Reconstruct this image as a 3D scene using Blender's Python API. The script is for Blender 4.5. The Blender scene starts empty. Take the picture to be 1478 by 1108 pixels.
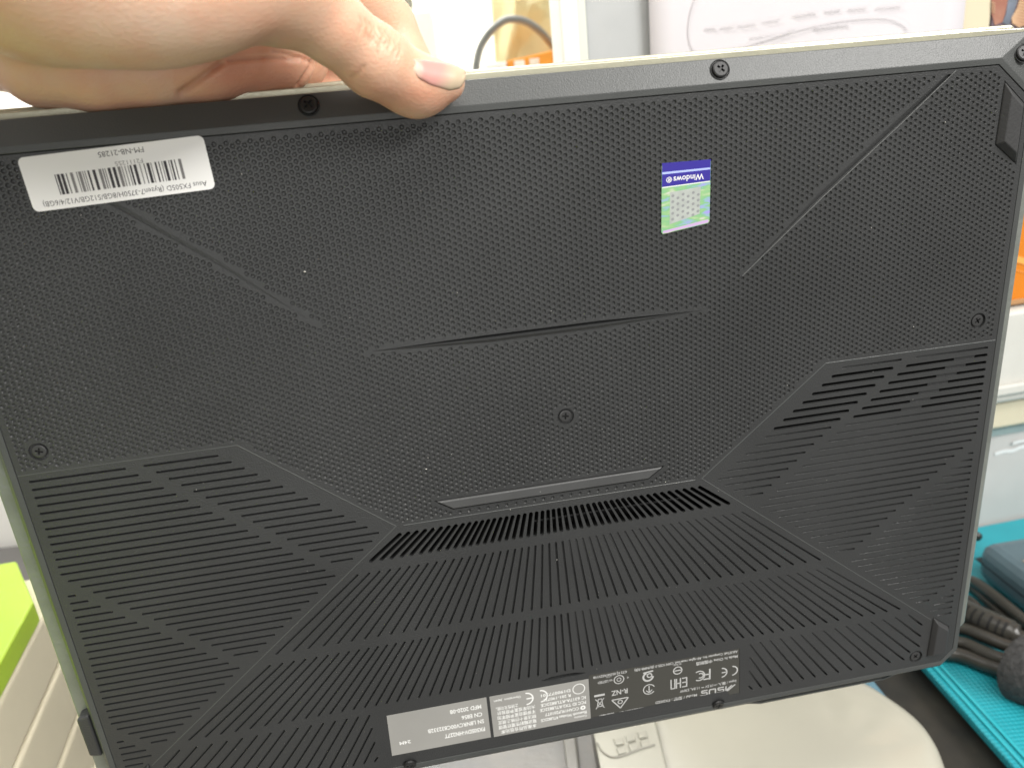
import bpy, bmesh, math, random
import numpy as np
from mathutils import Matrix, Vector
from mathutils.geometry import delaunay_2d_cdt
random.seed(7); np.random.seed(7)
S = bpy.context.scene
COL = S.collection
R = math.radians

# ------------------------------------------------------------------ camera
FPX = 1115.19; PW, PH = 1478.0, 1108.0
CAM_Z = 1.17
cam_d = bpy.data.cameras.new('camera'); cam = bpy.data.objects.new('camera', cam_d); COL.objects.link(cam)
cam_d.sensor_width = 36.0; cam_d.lens = FPX / PW * 36.0
cam_d.clip_start = 0.01; cam_d.clip_end = 60
M_CAM = Matrix.Translation((0, 0, CAM_Z)) @ Matrix.Rotation(R(70), 4, 'X') @ Matrix.Rotation(R(-6), 4, 'Z')
cam.matrix_world = M_CAM
cam_d.dof.use_dof = True; cam_d.dof.focus_distance = 0.275; cam_d.dof.aperture_fstop = 13.0
S.camera = cam

# ------------------------------------------------------------------ light
world = bpy.data.worlds.new('World'); S.world = world; world.use_nodes = True
bg = world.node_tree.nodes['Background']; bg.inputs[0].default_value = (1.0, 0.985, 0.955, 1); bg.inputs[1].default_value = 0.53
S.view_settings.view_transform = 'Standard'; S.view_settings.look = 'None'
S.view_settings.exposure = 0.0; S.view_settings.gamma = 1.0
def area(name, loc, target, sx, sy, power, col):
    l = bpy.data.lights.new(name, 'AREA'); l.shape = 'RECTANGLE'; l.size = sx; l.size_y = sy; l.energy = power; l.color = col
    o = bpy.data.objects.new(name, l); COL.objects.link(o)
    o.location = loc; o.rotation_euler = (Vector(target) - Vector(loc)).to_track_quat('-Z', 'Y').to_euler()
    return o
area('ceiling_lamp', (1.7, -1.2, 2.55), (0.1, 0.25, 1.05), 1.3, 0.5, 78, (1.0, 0.98, 0.95))
area('ceiling_lamp', (0.0, -0.45, 2.55), (0.0, 0.2, 1.0), 1.3, 0.25, 22, (1.0, 0.97, 0.92))
area('ceiling_lamp', (-0.9, 0.6, 2.55), (-0.3, 0.7, 1.0), 1.2, 0.3, 7, (1.0, 0.97, 0.92))
area('sheen_light', (0.0, -2.1, 0.92), (0.0, 0.25, 1.1), 1.0, 0.55, 6.5, (1.0, 0.99, 0.97))  # added area light behind the viewer, for a soft sheen on the cover
area('cabinet_lamp', (-0.15, 1.1, 1.85), (-0.1, 1.25, 1.1), 0.7, 0.15, 16, (1.0, 0.98, 0.93))

# ------------------------------------------------------------------ materials
def mat(name, col, rough=0.5, var=0.0, vscale=30, bump=0.0, bscale=400, metal=0.0, spec=0.5, sss=0.0, col2=None, trans=0.0, coat=0.0, alpha=1.0):
    m = bpy.data.materials.new(name); m.use_nodes = True
    nt = m.node_tree; b = nt.nodes['Principled BSDF']
    b.inputs['Base Color'].default_value = (*col, 1); b.inputs['Roughness'].default_value = rough
    b.inputs['Metallic'].default_value = metal; b.inputs['Specular IOR Level'].default_value = spec
    b.inputs['Transmission Weight'].default_value = trans; b.inputs['Coat Weight'].default_value = coat
    b.inputs['Alpha'].default_value = alpha
    if sss:
        b.inputs['Subsurface Weight'].default_value = sss; b.inputs['Subsurface Radius'].default_value = (1, .35, .2); b.inputs['Subsurface Scale'].default_value = 0.006
    if var or bump:
        tc = nt.nodes.new('ShaderNodeTexCoord')
    if var:
        n = nt.nodes.new('ShaderNodeTexNoise'); n.inputs['Scale'].default_value = vscale; n.inputs['Detail'].default_value = 5
        nt.links.new(tc.outputs['Object'], n.inputs['Vector'])
        mx = nt.nodes.new('ShaderNodeMix'); mx.data_type = 'RGBA'
        c2 = col2 or tuple(c * (1 - var) for c in col); c1 = col if col2 else tuple(min(1, c * (1 + var)) for c in col)
        mx.inputs[6].default_value = (*c1, 1); mx.inputs[7].default_value = (*c2, 1)
        rmp = nt.nodes.new('ShaderNodeMapRange'); rmp.inputs[1].default_value = 0.3; rmp.inputs[2].default_value = 0.7
        nt.links.new(n.outputs['Fac'], rmp.inputs[0]); nt.links.new(rmp.outputs[0], mx.inputs[0])
        nt.links.new(mx.outputs[2], b.inputs['Base Color'])
    if bump:
        n2 = nt.nodes.new('ShaderNodeTexNoise'); n2.inputs['Scale'].default_value = bscale; n2.inputs['Detail'].default_value = 3
        nt.links.new(tc.outputs['Object'], n2.inputs['Vector'])
        bp = nt.nodes.new('ShaderNodeBump'); bp.inputs['Strength'].default_value = bump; bp.inputs['Distance'].default_value = 0.0005
        nt.links.new(n2.outputs['Fac'], bp.inputs['Height']); nt.links.new(bp.outputs[0], b.inputs['Normal'])
    return m
def mat_attr(name, attr, rough, bump=0, bscale=400, sss=0, coat=0):
    m = mat(name, (.5, .5, .5), rough, bump=bump, bscale=bscale, sss=sss, coat=coat)
    a = m.node_tree.nodes.new('ShaderNodeAttribute'); a.attribute_name = attr
    m.node_tree.links.new(a.outputs['Color'], m.node_tree.nodes['Principled BSDF'].inputs['Base Color'])
    return m
M = dict(
    plastic=mat('black_plastic', (0.033, 0.034, 0.034), 0.35, 0.12, 22, 0.35, 1800),
    plastic_smooth=mat('satin_plastic', (0.054, 0.057, 0.055), 0.40, 0.08, 40, 0.2, 2200),
    dark=mat('vent_black', (0.004, 0.004, 0.004), 0.7),
    strip=mat('strip_plastic', (0.062, 0.063, 0.063), 0.36, 0.1, 60, 0.15, 2200),
    rubber=mat('rubber', (0.028, 0.028, 0.028), 0.55, 0.1, 80, 0.2, 900),
    screw=mat('black_screw', (0.012, 0.012, 0.012), 0.45, spec=0.4),
    screw_grey=mat('grey_screw', (0.06, 0.06, 0.06), 0.35, metal=0.5),
    gold=mat('champagne_metal', (0.45, 0.435, 0.33), 0.35, 0.08, 30, 0.2, 900, metal=0.45),
    silver=mat('grey_green_metal', (0.24, 0.255, 0.23), 0.42, 0.15, 60, 0.4, 500, metal=0.5),
    label_white=mat('white_label', (0.80, 0.79, 0.77), 0.28, coat=0.3),
    ink=mat('label_ink', (0.03, 0.025, 0.03), 0.5),
    ink_grey=mat('faded_ink', (0.20, 0.19, 0.19), 0.5),
    label_grey=mat('grey_label', (0.285, 0.28, 0.262), 0.42, 0.05, 50),
    label_dark=mat('dark_label', (0.052, 0.051, 0.044), 0.42),
    print_white=mat('white_print', (0.75, 0.75, 0.73), 0.5),
    print_grey=mat('grey_print', (0.45, 0.45, 0.44), 0.5),
)
EMB = M['plastic']

# ------------------------------------------------------------------ object helpers
def link(o, parent=None):
    COL.objects.link(o)
    if parent: o.parent = parent
    return o
def mesh(name, V, F, m, parent=None, smooth=False):
    me = bpy.data.meshes.new(name); me.from_pydata([tuple(v) for v in V], [], [tuple(f) for f in F])
    if smooth: me.shade_smooth()
    if m: me.materials.append(m)
    return link(bpy.data.objects.new(name, me), parent)
def root(name, label, cat, group=None, mw=None):
    o = bpy.data.objects.new(name, None); COL.objects.link(o)
    o['label'] = label; o['category'] = cat
    if group: o['group'] = group
    if mw is not None: o.matrix_world = mw
    o.empty_display_size = 0.02
    return o
def tag(o, label, cat, group=None):
    o['label'] = label; o['category'] = cat
    if group: o['group'] = group
    return o
def recalc(o):
    bm = bmesh.new(); bm.from_mesh(o.data); bmesh.ops.remove_doubles(bm, verts=bm.verts, dist=1e-7)
    bmesh.ops.recalc_face_normals(bm, faces=bm.faces); bm.to_mesh(o.data); bm.free(); return o
def bevel(o, w, seg=2, ang=30):
    b = o.modifiers.new('bevel', 'BEVEL'); b.width = w; b.segments = seg; b.limit_method = 'ANGLE'; b.angle_limit = R(ang)
    return o

# pixel of the 1478x1108 photograph -> ray in the world
R3 = M_CAM.to_3x3(); C0 = M_CAM.translation
def ray(u, v):
    return (R3 @ Vector(((u - PW / 2) / FPX, -(v - PH / 2) / FPX, -1))).normalized()
def on_z(u, v, z):
    d = ray(u, v); return C0 + d * ((z - C0.z) / d.z)
def on_pl(u, v, p0, n):
    d = ray(u, v); p0 = Vector(p0); n = Vector(n); return C0 + d * ((p0 - C0).dot(n) / d.dot(n))

# laptop frame in millimetres: X right, Y down the cover, Z away from the viewer
def eul(rx, ry, rz):
    cx, sx, cy, sy, cz, sz = math.cos(rx), math.sin(rx), math.cos(ry), math.sin(ry), math.cos(rz), math.sin(rz)
    return np.array([[cz, -sz, 0], [sz, cz, 0], [0, 0, 1]]) @ np.array([[cy, 0, sy], [0, 1, 0], [-sy, 0, cy]]) @ np.array([[1, 0, 0], [0, cx, -sx], [0, sx, cx]])
RL = eul(0.35803914, -0.12447724, -0.13459063); TL = np.array([0.10935778, -0.00875204, 2.63545337]) * 0.1
_a = Matrix([[*RL[i], TL[i]] for i in range(3)] + [[0, 0, 0, 1]])
_b = Matrix(((1, 0, 0, 0), (0, 0, -1, 0), (0, 1, 0, 0), (0, 0, 0, 1)))     # local (x, away, up) -> (X, Y, Z)
M_LAP = M_CAM @ Matrix.Diagonal((1, -1, -1, 1)) @ _a @ _b
def lp(X, Y, Z=0.0):            # mm -> laptop local metres
    return (X * .001, Z * .001, -Y * .001)
def lmesh(name, V, F, m, parent, smooth=False, fix=False):
    o = mesh(name, [lp(*v) for v in V], F, m, parent, smooth)
    if fix: recalc(o)
    return o

LAP = root('laptop', 'black laptop held upright on edge, its vented underside facing the viewer', 'laptop', mw=M_LAP)

# ------------------------------------------------------------------ flat sheet with holes
def cdt(loops):
    vs, es = [], []
    for L in loops:
        n0 = len(vs); vs += [Vector((p[0], p[1])) for p in L]
        es += [(n0 + i, n0 + (i + 1) % len(L)) for i in range(len(L))]
    v, e, f, ov, oe, of = delaunay_2d_cdt(vs, es, [], 0, 1e-5)
    # parity flood from the hull: crossing a constraint edge flips inside / outside
    con = {(min(a, b), max(a, b)): bool(o) for (a, b), o in zip(e, oe)}
    ed = {}
    for i, t in enumerate(f):
        for k in range(3):
            a, b = t[k], t[(k + 1) % 3]; ed.setdefault((min(a, b), max(a, b)), []).append(i)
    par = [-1] * len(f); st = []
    for q, ts in ed.items():
        if len(ts) == 1 and par[ts[0]] < 0: par[ts[0]] = 1 if con.get(q) else 0; st.append(ts[0])
    while st:
        i = st.pop(); t = f[i]
        for k in range(3):
            a, b = t[k], t[(k + 1) % 3]; q = (min(a, b), max(a, b))
            for j in ed[q]:
                if par[j] < 0: par[j] = par[i] ^ (1 if con.get(q) else 0); st.append(j)
    return v, [t for t, p in zip(f, par) if p == 1]
def capsule(x0, y0, x1, y1, r, n=5):
    a = math.atan2(y1 - y0, x1 - x0); out = []
    for i in range(n + 1):
        t = a + math.pi / 2 + math.pi * i / n; out.append((x0 + r * math.cos(t), y0 + r * math.sin(t)))
    for i in range(n + 1):
        t = a - math.pi / 2 + math.pi * i / n; out.append((x1 + r * math.cos(t), y1 + r * math.sin(t)))
    return out
def circ(x, y, r, n=24):
    return [(x + r * math.cos(2 * math.pi * i / n), y + r * math.sin(2 * math.pi * i / n)) for i in range(n)]
def pocket(V, F, L, z0, z1, floor=True):
    """walls of loop L from z0 to z1 and its floor"""
    n0 = len(V); n = len(L)
    V += [(x, y, z0) for x, y in L] + [(x, y, z1) for x, y in L]
    F += [(n0 + i, n0 + (i + 1) % n, n0 + n + (i + 1) % n, n0 + n + i) for i in range(n)]
    if floor: F.append(tuple(n0 + n + i for i in range(n)))

# ------------------------------------------------------------------ bottom cover
OUT = [(-158, -88), (158, -88), (171.4, -76.6), (171.4, 148.5), (166, 154.2), (-166, 154.2), (-171.4, 148.5), (-171.4, -76.6)]
SW = 0.42                                  # half width of a vent slot
blind, opened, mixed = [], [], []
def xU(y): return 109.9 - (y - 10.4) * 1.25
def xLo(y): return 74.1 + (y - 57.5) / .818
for sgn in (-1, 1):
    for k in range(42):
        y = 10.4 + 2.9 * k
        lo = xU(y) if y < 48.6 else xLo(y) if y > 55 else max(62.4 + (y - 48.4) / .818, 62.4)
        hi = 168.6
        if y > 127: lo = max(lo, 159.5)
        cuts = [136.3 - (y - 10.4) / .885, 163 - (y - 54) / .885, 164.1 - (y - 117) / .885]
        seg = [(lo, hi)]
        for c in cuts:
            ns = []
            for a, b in seg:
                if c + 2.7 <= a or c - 2.7 >= b: ns.append((a, b)); continue
                if c - 2.7 - a > 1.6: ns.append((a, c - 2.7))
                if b - c - 2.7 > 1.6: ns.append((c + 2.7, b))
            seg = ns
        for a, b in seg:
            if b - a < 2.2: continue
            pcs = [(a, b, False)]
            if sgn > 0 and 1 <= k <= 7:
                if b < cuts[0]: pcs = [(a, b, True)]
                else:
                    c3 = 159.8 - (y - 13.3) / .885
                    mixed.append((a, b, y, c3 - 4.2, c3 + 4.2)); continue
            for a2, b2, op in pcs:
                x0, x1 = (a2 + SW, b2 - SW)
                if x1 - x0 < .4: continue
                if sgn < 0: x0, x1 = -x1, -x0
                (opened if op else blind).append(capsule(x0, y, x1, y, SW if not op else SW + .22))
strip = [0, 2.4, 4.9, 7.5, 10.05, 12.8, 15.5, 18.2, 20.8, 23.5, 26.2, 28.85, 31.5, 34.2, 37.1, 40, 43.1, 46.2, 49.5, 52.9, 56.4, 60, 63.6, 67.3]
row1 = [0, 3.7, 7.4, 11.2, 14.9, 18.6, 22.4, 26.3, 30.3, 34.4, 38.6, 42.7, 46.8, 51.1, 55.5, 60, 64.6, 69.4, 74.2, 79.1, 84.1, 89.3, 94.8, 100.2, 106.3]
row2 = [0, 3.4, 7.2, 11, 14.8, 18.7, 22.5, 26.4, 30.3, 34.2, 38.1, 42, 45.9, 49.9, 53.9, 58.1, 62.3, 66.5, 70.6, 74.7, 78.9, 83.2, 87.6, 92, 96.5, 101.2, 106.1, 111.1, 116.3, 121.7, 127.1, 132.5, 138, 143.9]
row3 = [79, 83.2, 87.5, 91.8, 97.1, 102.2, 107.5, 112.8, 118.2, 124.1, 130.1, 136.1, 142.1, 148.6]
for s in (-1, 1):
    for i, c in enumerate(strip):
        if c == 0 and s < 0: continue
        opened.append(capsule(s * c * .829, 50.1, s * c, 59.0, 0.72))
    for c in row1:
        if c == 0 and s < 0: continue
        blind.append(capsule(s * c / 1.46, 63.8, s * c, 91.2, SW))
    for c in row2:
        if c == 0 and s < 0: continue
        blind.append(capsule(s * c / 1.314, 95.8, s * c, 122.4, SW))
    for c in row3:
        t = c / 1.184; y0 = 126.4
        if t < 77.7:
            y0 = 126.4 + (77.7 - t) / (c - t) * 24; t = 77.7
        blind.append(capsule(s * t, y0, s * c, 149.6, SW))
    for t, x1, y1 in ((148.4, 155.2, 132.8), (142.3, 155.2, 138.6), (136.6, 155.2, 144.0), (131.1, 151.0, 146.2)):
        blind.append(capsule(s * t, 126.4, s * x1, y1, SW))

holes_seat = [(-162.9, .6), (162.9, -.6), (6.7, 14.0), (154.2, 149.2), (-154.2, 149.2)]
# diagonal creases of the cover (long wedges with a sunk edge) and the raised rib
DR = [(139.7, -86.6), (141.6, -86.6), (126.2, -74.4), (97.1, -51.4), (71.6, -29.4), (96.5, -52.4), (124.3, -74.9)]
DLf = [(-x, y) for x, y in DR][::-1]
RIB = [(-57.2, -18.3), (-19, -18.9), (20, -18.9), (57.4, -18.0), (20, -16.4), (-19, -16.4)]
STRIPF = [(-42.4, 39.0), (42.4, 38.9), (36.0, 43.4), (-36.0, 43.4)]
FOOT_T = [[(160.9, -83.2), (169.6, -75.4), (169.6, -55.4), (160.4, -62.8)]]
FOOT_T.append([(-x, y) for x, y in FOOT_T[0]][::-1])
FOOT_B = [[(160.1, 129.6), (168.3, 136.2), (168.3, 150.2), (159.2, 150.2)]]
FOOT_B.append([(-x, y) for x, y in FOOT_B[0]][::-1])
SCAL = [(-10.2, 125.2), (-6, 124.3), (-1, 124.0), (4, 124.3), (8.6, 125.2), (5, 126.4), (-1, 126.9), (-6.5, 126.3)]
LAB_D = [(9.4, 126.9), (73.2, 127.4), (73.6, 150.6), (69.0, 150.6), (68.0, 148.0), (9.4, 148.6)]

def inside(P, poly, pad=0.0):
    """vectorised signed test: True where P is inside poly and farther than pad from its edges (pad<0 grows)"""
    x, y = P[:, 0], P[:, 1]; c = np.zeros(len(P), bool); dmin = np.full(len(P), 1e9)
    n = len(poly)
    for i in range(n):
        (x0, y0), (x1, y1) = poly[i], poly[(i + 1) % n]
        if y0 != y1:
            k = ((y0 > y) != (y1 > y)) & (x < (x1 - x0) * (y - y0) / (y1 - y0) + x0); c ^= k
        dx, dy = x1 - x0, y1 - y0; t = np.clip(((x - x0) * dx + (y - y0) * dy) / (dx * dx + dy * dy), 0, 1)
        dmin = np.minimum(dmin, np.hypot(x - x0 - t * dx, y - y0 - t * dy))
    return np.where(c, dmin, -dmin) > pad
DIMP = [(-157.6, -87.4), (157.6, -87.4), (170.8, -76.2), (170.8, 7.2), (103.3, 7.2), (55.8, 46.3), (-55.8, 46.3), (-103.3, 7.2), (-170.8, 7.2), (-170.8, -76.2)]
PIT = 1.95; HX = PIT * math.sqrt(3) / 2; RC = PIT / math.sqrt(3)
cells = []
for i in range(-104, 105):
    for j in range(-48, 27):
        cells.append((i, j))
cells = np.array(cells); ctr = np.stack([cells[:, 0] * HX, cells[:, 1] * PIT + (cells[:, 0] % 2) * PIT / 2], 1)
ok = inside(ctr, DIMP, 1.16)
for pl, pad in ((DR, 1.13), (DLf, 1.13), (RIB, 1.15), (STRIPF, 1.15), (FOOT_T[0], 1.2), (FOOT_T[1], 1.2)):
    ok &= ~inside(ctr, pl, -pad)
for x, y in holes_seat: ok &= np.hypot(ctr[:, 0] - x, ctr[:, 1] - y) > 3.0 + 1.1
cells = cells[ok]; ctr = ctr[ok]
# hexagon corners with shared indices
def hexkeys(i, j):
    off = i % 2; cx3 = i * 3; cy2 = j * 4 + off * 2         # in units: x of RC/2, y of PIT/4
    return [(cx3 + 2, cy2), (cx3 + 1, cy2 + 2), (cx3 - 1, cy2 + 2), (cx3 - 2, cy2), (cx3 - 1, cy2 - 2), (cx3 + 1, cy2 - 2)]
key = {}; HV = []; edge_n = {}; HC = []
for i, j in cells:
    ks = []
    for k in hexkeys(int(i), int(j)):
        if k not in key: key[k] = len(HV); HV.append((k[0] * RC / 2, k[1] * PIT / 4))
        ks.append(key[k])
    HC.append(ks)
    for a in range(6):
        e = (ks[a], ks[(a + 1) % 6]); r = (e[1], e[0])
        if r in edge_n: del edge_n[r]
        else: edge_n[e] = 1
nxt = {}
for a, b in edge_n: nxt.setdefault(a, []).append(b)
hloops = []
while nxt:
    s0 = next(iter(nxt)); L = [s0]; cur = s0
    while True:
        l = nxt[cur]; n = l.pop()
        if not l: del nxt[cur]
        if n == s0: break
        L.append(n); cur = n
    hloops.append([HV[k] for k in L])
# dimple mesh
HC = np.array(HC); nb = len(HV); nc = len(HC)
ang = np.arange(6) * math.pi / 3
def ring(r, z):
    a = np.zeros((nc, 6, 3)); a[:, :, 0] = ctr[:, None, 0] + r * np.cos(ang); a[:, :, 1] = ctr[:, None, 1] + r * np.sin(ang); a[:, :, 2] = z; return a.reshape(-1, 3)
V = [np.concatenate([np.array(HV), np.zeros((nb, 1))], 1), ring(0.78, 0.0), ring(0.46, 0.42)]
V = np.concatenate(V); F = []
ar = np.arange(nc)[:, None]
r1 = nb + ar * 6 + np.arange(6); r2 = nb + nc * 6 + ar * 6 + np.arange(6)
for k in range(6):
    q = (k + 1) % 6
    F.append(np.stack([HC[:, k], HC[:, q], r1[:, q], r1[:, k]], 1)); F.append(np.stack([r1[:, k], r1[:, q], r2[:, q], r2[:, k]], 1))
F = np.concatenate(F).tolist() + r2.tolist()
dim = lmesh('dimple_field', V.tolist(), F, M['plastic'], LAP)
dim['kind'] = 'stuff'

seats = [circ(x, y, 3.0, 24) for x, y in holes_seat]
mixl = [capsule(a + SW, y, b_ - SW, y, SW + .17) for a, b_, y, p, q in mixed]
loops = [OUT] + mixl + blind + opened + seats + hloops + [DR, DLf, RIB, STRIPF, SCAL, LAB_D] + FOOT_T + FOOT_B
v2, f2 = cdt(loops)
V = [(p.x, p.y, 0.0) for p in v2]; F = [tuple(f) for f in f2]
def ramp(V, F, L, za, zb):
    """groove whose floor sinks from za at its start to zb at its end"""
    n0 = len(V); n = len(L); L = np.array(L); a = L[:n // 2].mean(0); b_ = L[n // 2:].mean(0)
    V += [(x, y, 0) for x, y in L]
    for k, w in ((1.0, .45), (.55, 1.0)):
        for i, (x, y) in enumerate(L):
            c = a if i < n // 2 else b_; z = za if i < n // 2 else zb
            V.append((c[0] + (x - c[0]) * k, c[1] + (y - c[1]) * k, z * w))
    F += [(n0 + r * n + i, n0 + r * n + (i + 1) % n, n0 + r * n + n + (i + 1) % n, n0 + r * n + n + i) for r in range(2) for i in range(n)]
    F.append(tuple(n0 + 2 * n + i for i in range(n)))
for L in blind:
    cx = sum(p[0] for p in L) / len(L); cy = sum(p[1] for p in L) / len(L)
    if cx < 4: pocket(V, F, L, 0, 1.2)
    elif L[0][1] < L[-1][1] - 2 or abs(L[0][1] - L[-1][1]) > 3: ramp(V, F, L, .38, 1.25)
    else: ramp(V, F, L, .5, 1.1)
for L in seats: pocket(V, F, L, 0, 0.9)
for L in FOOT_T + FOOT_B: pocket(V, F, L, 0, 0.3)
pocket(V, F, LAB_D, 0, 0.18)
pocket(V, F, STRIPF, 0, 1.1)
# diagonal wedges: one long edge stays flush, the other sinks
for W_, s in ((DR, 1), (DLf, -1)):
    n0 = len(V); sk = 1 if s > 0 else .45
    if s > 0: top, low = [0, 6, 5, 4], [1, 2, 3, 4]
    else: top, low = [6, 0, 1, 2], [5, 4, 3, 2]
    V += [(W_[i][0], W_[i][1], 0) for i in top[:3]] + [(W_[i][0], W_[i][1], d * sk) for i, d in zip(low[:3], (.75, .6, .35))] + [(W_[top[3]][0], W_[top[3]][1], 0)] + [(W_[i][0], W_[i][1], 0) for i in low[:3]]
    F += [(n0, n0 + 3, n0 + 4, n0 + 1), (n0 + 1, n0 + 4, n0 + 5, n0 + 2), (n0 + 2, n0 + 5, n0 + 6), (n0 + 3, n0 + 4, n0 + 8, n0 + 7), (n0 + 4, n0 + 5, n0 + 9, n0 + 8), (n0 + 5, n0 + 6, n0 + 9)]
# raised rib with a sunk upper flank
n0 = len(V)
V += [(RIB[0][0], RIB[0][1], 0), (-19, -18.9, 0), (20, -18.9, 0), (RIB[3][0], RIB[3][1], 0), (-19, -18.0, 1.25), (20, -18.0, 1.25), (-19, -17.5, -.75), (20, -17.5, -.75), (-19, -16.4, 0), (20, -16.4, 0)]
F += [tuple(n0 + i for i in f) for f in ((0, 1, 4), (1, 2, 5, 4), (2, 3, 5), (0, 4, 6), (4, 5, 7, 6), (5, 3, 7), (0, 6, 8), (6, 7, 9, 8), (7, 3, 9))]
# finger scallop
n0 = len(V); n = len(SCAL); V += [(x, y, 0) for x, y in SCAL] + [(x * .85, y * .35 + 125.9 * .65, 2.2) for x, y in SCAL]
F += [(n0 + i, n0 + (i + 1) % n, n0 + n + (i + 1) % n, n0 + n + i) for i in range(n)] + [tuple(n0 + n + i for i in range(n))]
# thin edge of the cover
n0 = len(V); n = len(OUT); V += [(x, y, 0) for x, y in OUT] + [(x, y, 1.0) for x, y in OUT]
F += [(n0 + i, n0 + (i + 1) % n, n0 + n + (i + 1) % n, n0 + n + i) for i in range(n)]
cov = lmesh('bottom_cover', V, F, M['plastic'], LAP)
# open vents: every opening a shaft of its own
for L in opened:
    V, F = [], []
    V += [(x, y, 0.0) for x, y in L] + [(x, y, 1.3) for x, y in L] + [(x, y, 5.5) for x, y in L]
    n = len(L)
    F = [(i, (i + 1) % n, n + (i + 1) % n, n + i) for i in range(n)] + [(n + i, n + (i + 1) % n, 2 * n + (i + 1) % n, 2 * n + i) for i in range(n)] + [tuple(2 * n + i for i in range(n))]
    o = lmesh('vent_slot', V, F, M['plastic'], LAP); o.data.materials.append(M['dark'])
    for p in o.data.polygons[n:]: p.material_index = 1
# long vents that are open only in places
for L, (a, b_, y, p, q) in zip(mixl, mixed):
    V, F = [], []; pocket(V, F, L, 0, .8, floor=False); w = SW + .17
    closed = [(p, min(q, b_))]; opn = [(a, p)] + ([(q, b_)] if b_ > q + 1 else [])
    def quad(x0, x1, y0, y1, z0, z1):
        n0 = len(V); V.extend([(x0, y0, z0), (x1, y0, z0), (x1, y1, z1), (x0, y1, z1)]); F.append((n0, n0 + 1, n0 + 2, n0 + 3))
    if p < a + 1: closed, opn = [(a, b_)], []
    for x0, x1 in closed: quad(x0, x1, y - w, y + w, .8, .8)
    nf = len(F)
    for x0, x1 in opn:
        quad(x0, x1, y - w, y - w, .8, 5.5); quad(x0, x1, y + w, y + w, .8, 5.5); quad(x0, x1, y - w, y + w, 5.5, 5.5)
        n0 = len(V); V += [(x0, y - w, .8), (x0, y + w, .8), (x0, y + w, 5.5), (x0, y - w, 5.5), (x1, y - w, .8), (x1, y + w, .8), (x1, y + w, 5.5), (x1, y - w, 5.5)]
        F += [(n0, n0 + 1, n0 + 2, n0 + 3), (n0 + 4, n0 + 5, n0 + 6, n0 + 7)]
    o = lmesh('vent_slot', V, F, M['plastic'], LAP); o.data.materials.append(M['dark'])
    for pl in o.data.polygons[nf:]: pl.material_index = 1
V, F = [], []
V = [(x, y + (x - 20) * 0.0, z) for x in (-8, 50) for y in (54.3, 55.0) for z in (2.4, 3.6)]
F = [(0, 1, 3, 2), (4, 5, 7, 6), (0, 1, 5, 4), (2, 3, 7, 6), (0, 2, 6, 4), (1, 3, 7, 5)]
lmesh('inner_bar', V, F, M['plastic'], LAP)
# raised thin ridge lines along the vent fields
def ridge(pts, w, h, name='seam_ridge'):
    V, F = [], []
    for a, b in zip(pts[:-1], pts[1:]):
        d = np.array(b) - np.array(a); L = np.hypot(*d); nx, ny = -d[1] / L * w, d[0] / L * w; n0 = len(V)
        V += [(a[0] + nx, a[1] + ny, -.001), (a[0], a[1], -h), (a[0] - nx, a[1] - ny, -.001), (b[0] + nx, b[1] + ny, -.001), (b[0], b[1], -h), (b[0] - nx, b[1] - ny, -.001)]
        F += [(n0, n0 + 1, n0 + 4, n0 + 3), (n0 + 1, n0 + 2, n0 + 5, n0 + 4)]
    return lmesh(name, V, F, M['plastic_smooth'], LAP)
for s in (-1, 1):
    ridge([(s * 171.2, 7.9), (s * 103.5, 7.7), (s * 56.6, 46.6), (s * 74, 60.9), (s * 159.2, 131.0)], .2, .09)
ridge([(-54, 46.7), (54, 46.7)], .22, .13)
ridge([(143.0, -87.6), (127.4, -74.6), (97.9, -51.0), (70.9, -28.2)], .17, .2)

# ------------------------------------------------------------------ base rim
BEV = [(-158.8, -90.2), (158.8, -90.2), (173.6, -77.5), (173.7, 149.5), (167, 156.4), (-167, 156.4), (-173.7, 149.5), (-173.6, -77.5)]
# outer edge: (x, y, z)
OE = dict(tl=[(-156, -97.3, 2.6), (-171, -97.6, 3.2), (-176.6, -92, 3.2), (-176.2, -77, 2.8)], tr=[(156, -97.3, 2.6), (171, -97.6, 3.2), (176.6, -92, 3.2), (176.2, -77, 2.8)],
          br=[(175.4, 150, 2.2), (168, 158.6, 1.8)], bl=[(-175.4, 150, 2.2), (-168, 158.6, 1.8)])
V = [(x, y, -0.02) for x, y in [(OUT[i][0] + np.sign(OUT[i][0]) * .25, OUT[i][1] + np.sign(OUT[i][1] - 30) * .25) for i in range(8)]] + [(x, y, -.05) for x, y in BEV]
F = [(i, (i + 1) % 8, 8 + (i + 1) % 8, 8 + i) for i in range(8)]
n0 = len(V)      # 16
outer = [OE['tl'][3], OE['tl'][2], OE['tl'][1], OE['tl'][0], OE['tr'][0], OE['tr'][1], OE['tr'][2], OE['tr'][3], OE['br'][0], OE['br'][1], OE['bl'][1], OE['bl'][0]]
V += outer
b = lambda i: 8 + i
o_ = lambda i: n0 + i
F += [(b(0), b(1), o_(4), o_(3)), (b(1), o_(5), o_(4)), (b(1), b(2), o_(6), o_(5)), (b(2), o_(7), o_(6)), (b(2), b(3), o_(8), o_(7)), (b(3), b(4), o_(9), o_(8)), (b(4), b(5), o_(10), o_(9)),
      (b(5), b(6), o_(11), o_(10)), (b(6), b(7), o_(0), o_(11)), (b(7), o_(1), o_(0)), (b(7), b(0), o_(2), o_(1)), (b(0), o_(3), o_(2))]
n1 = len(V); V += [(x * 1.002, y * 1.001, z + 4.6) for x, y, z in outer]
F += [(o_(i), o_((i + 1) % 12), n1 + (i + 1) % 12, n1 + i) for i in range(12)]
n2 = len(V); V += [(x, y, 1.1) for x, y, z in V[:8]]
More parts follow.
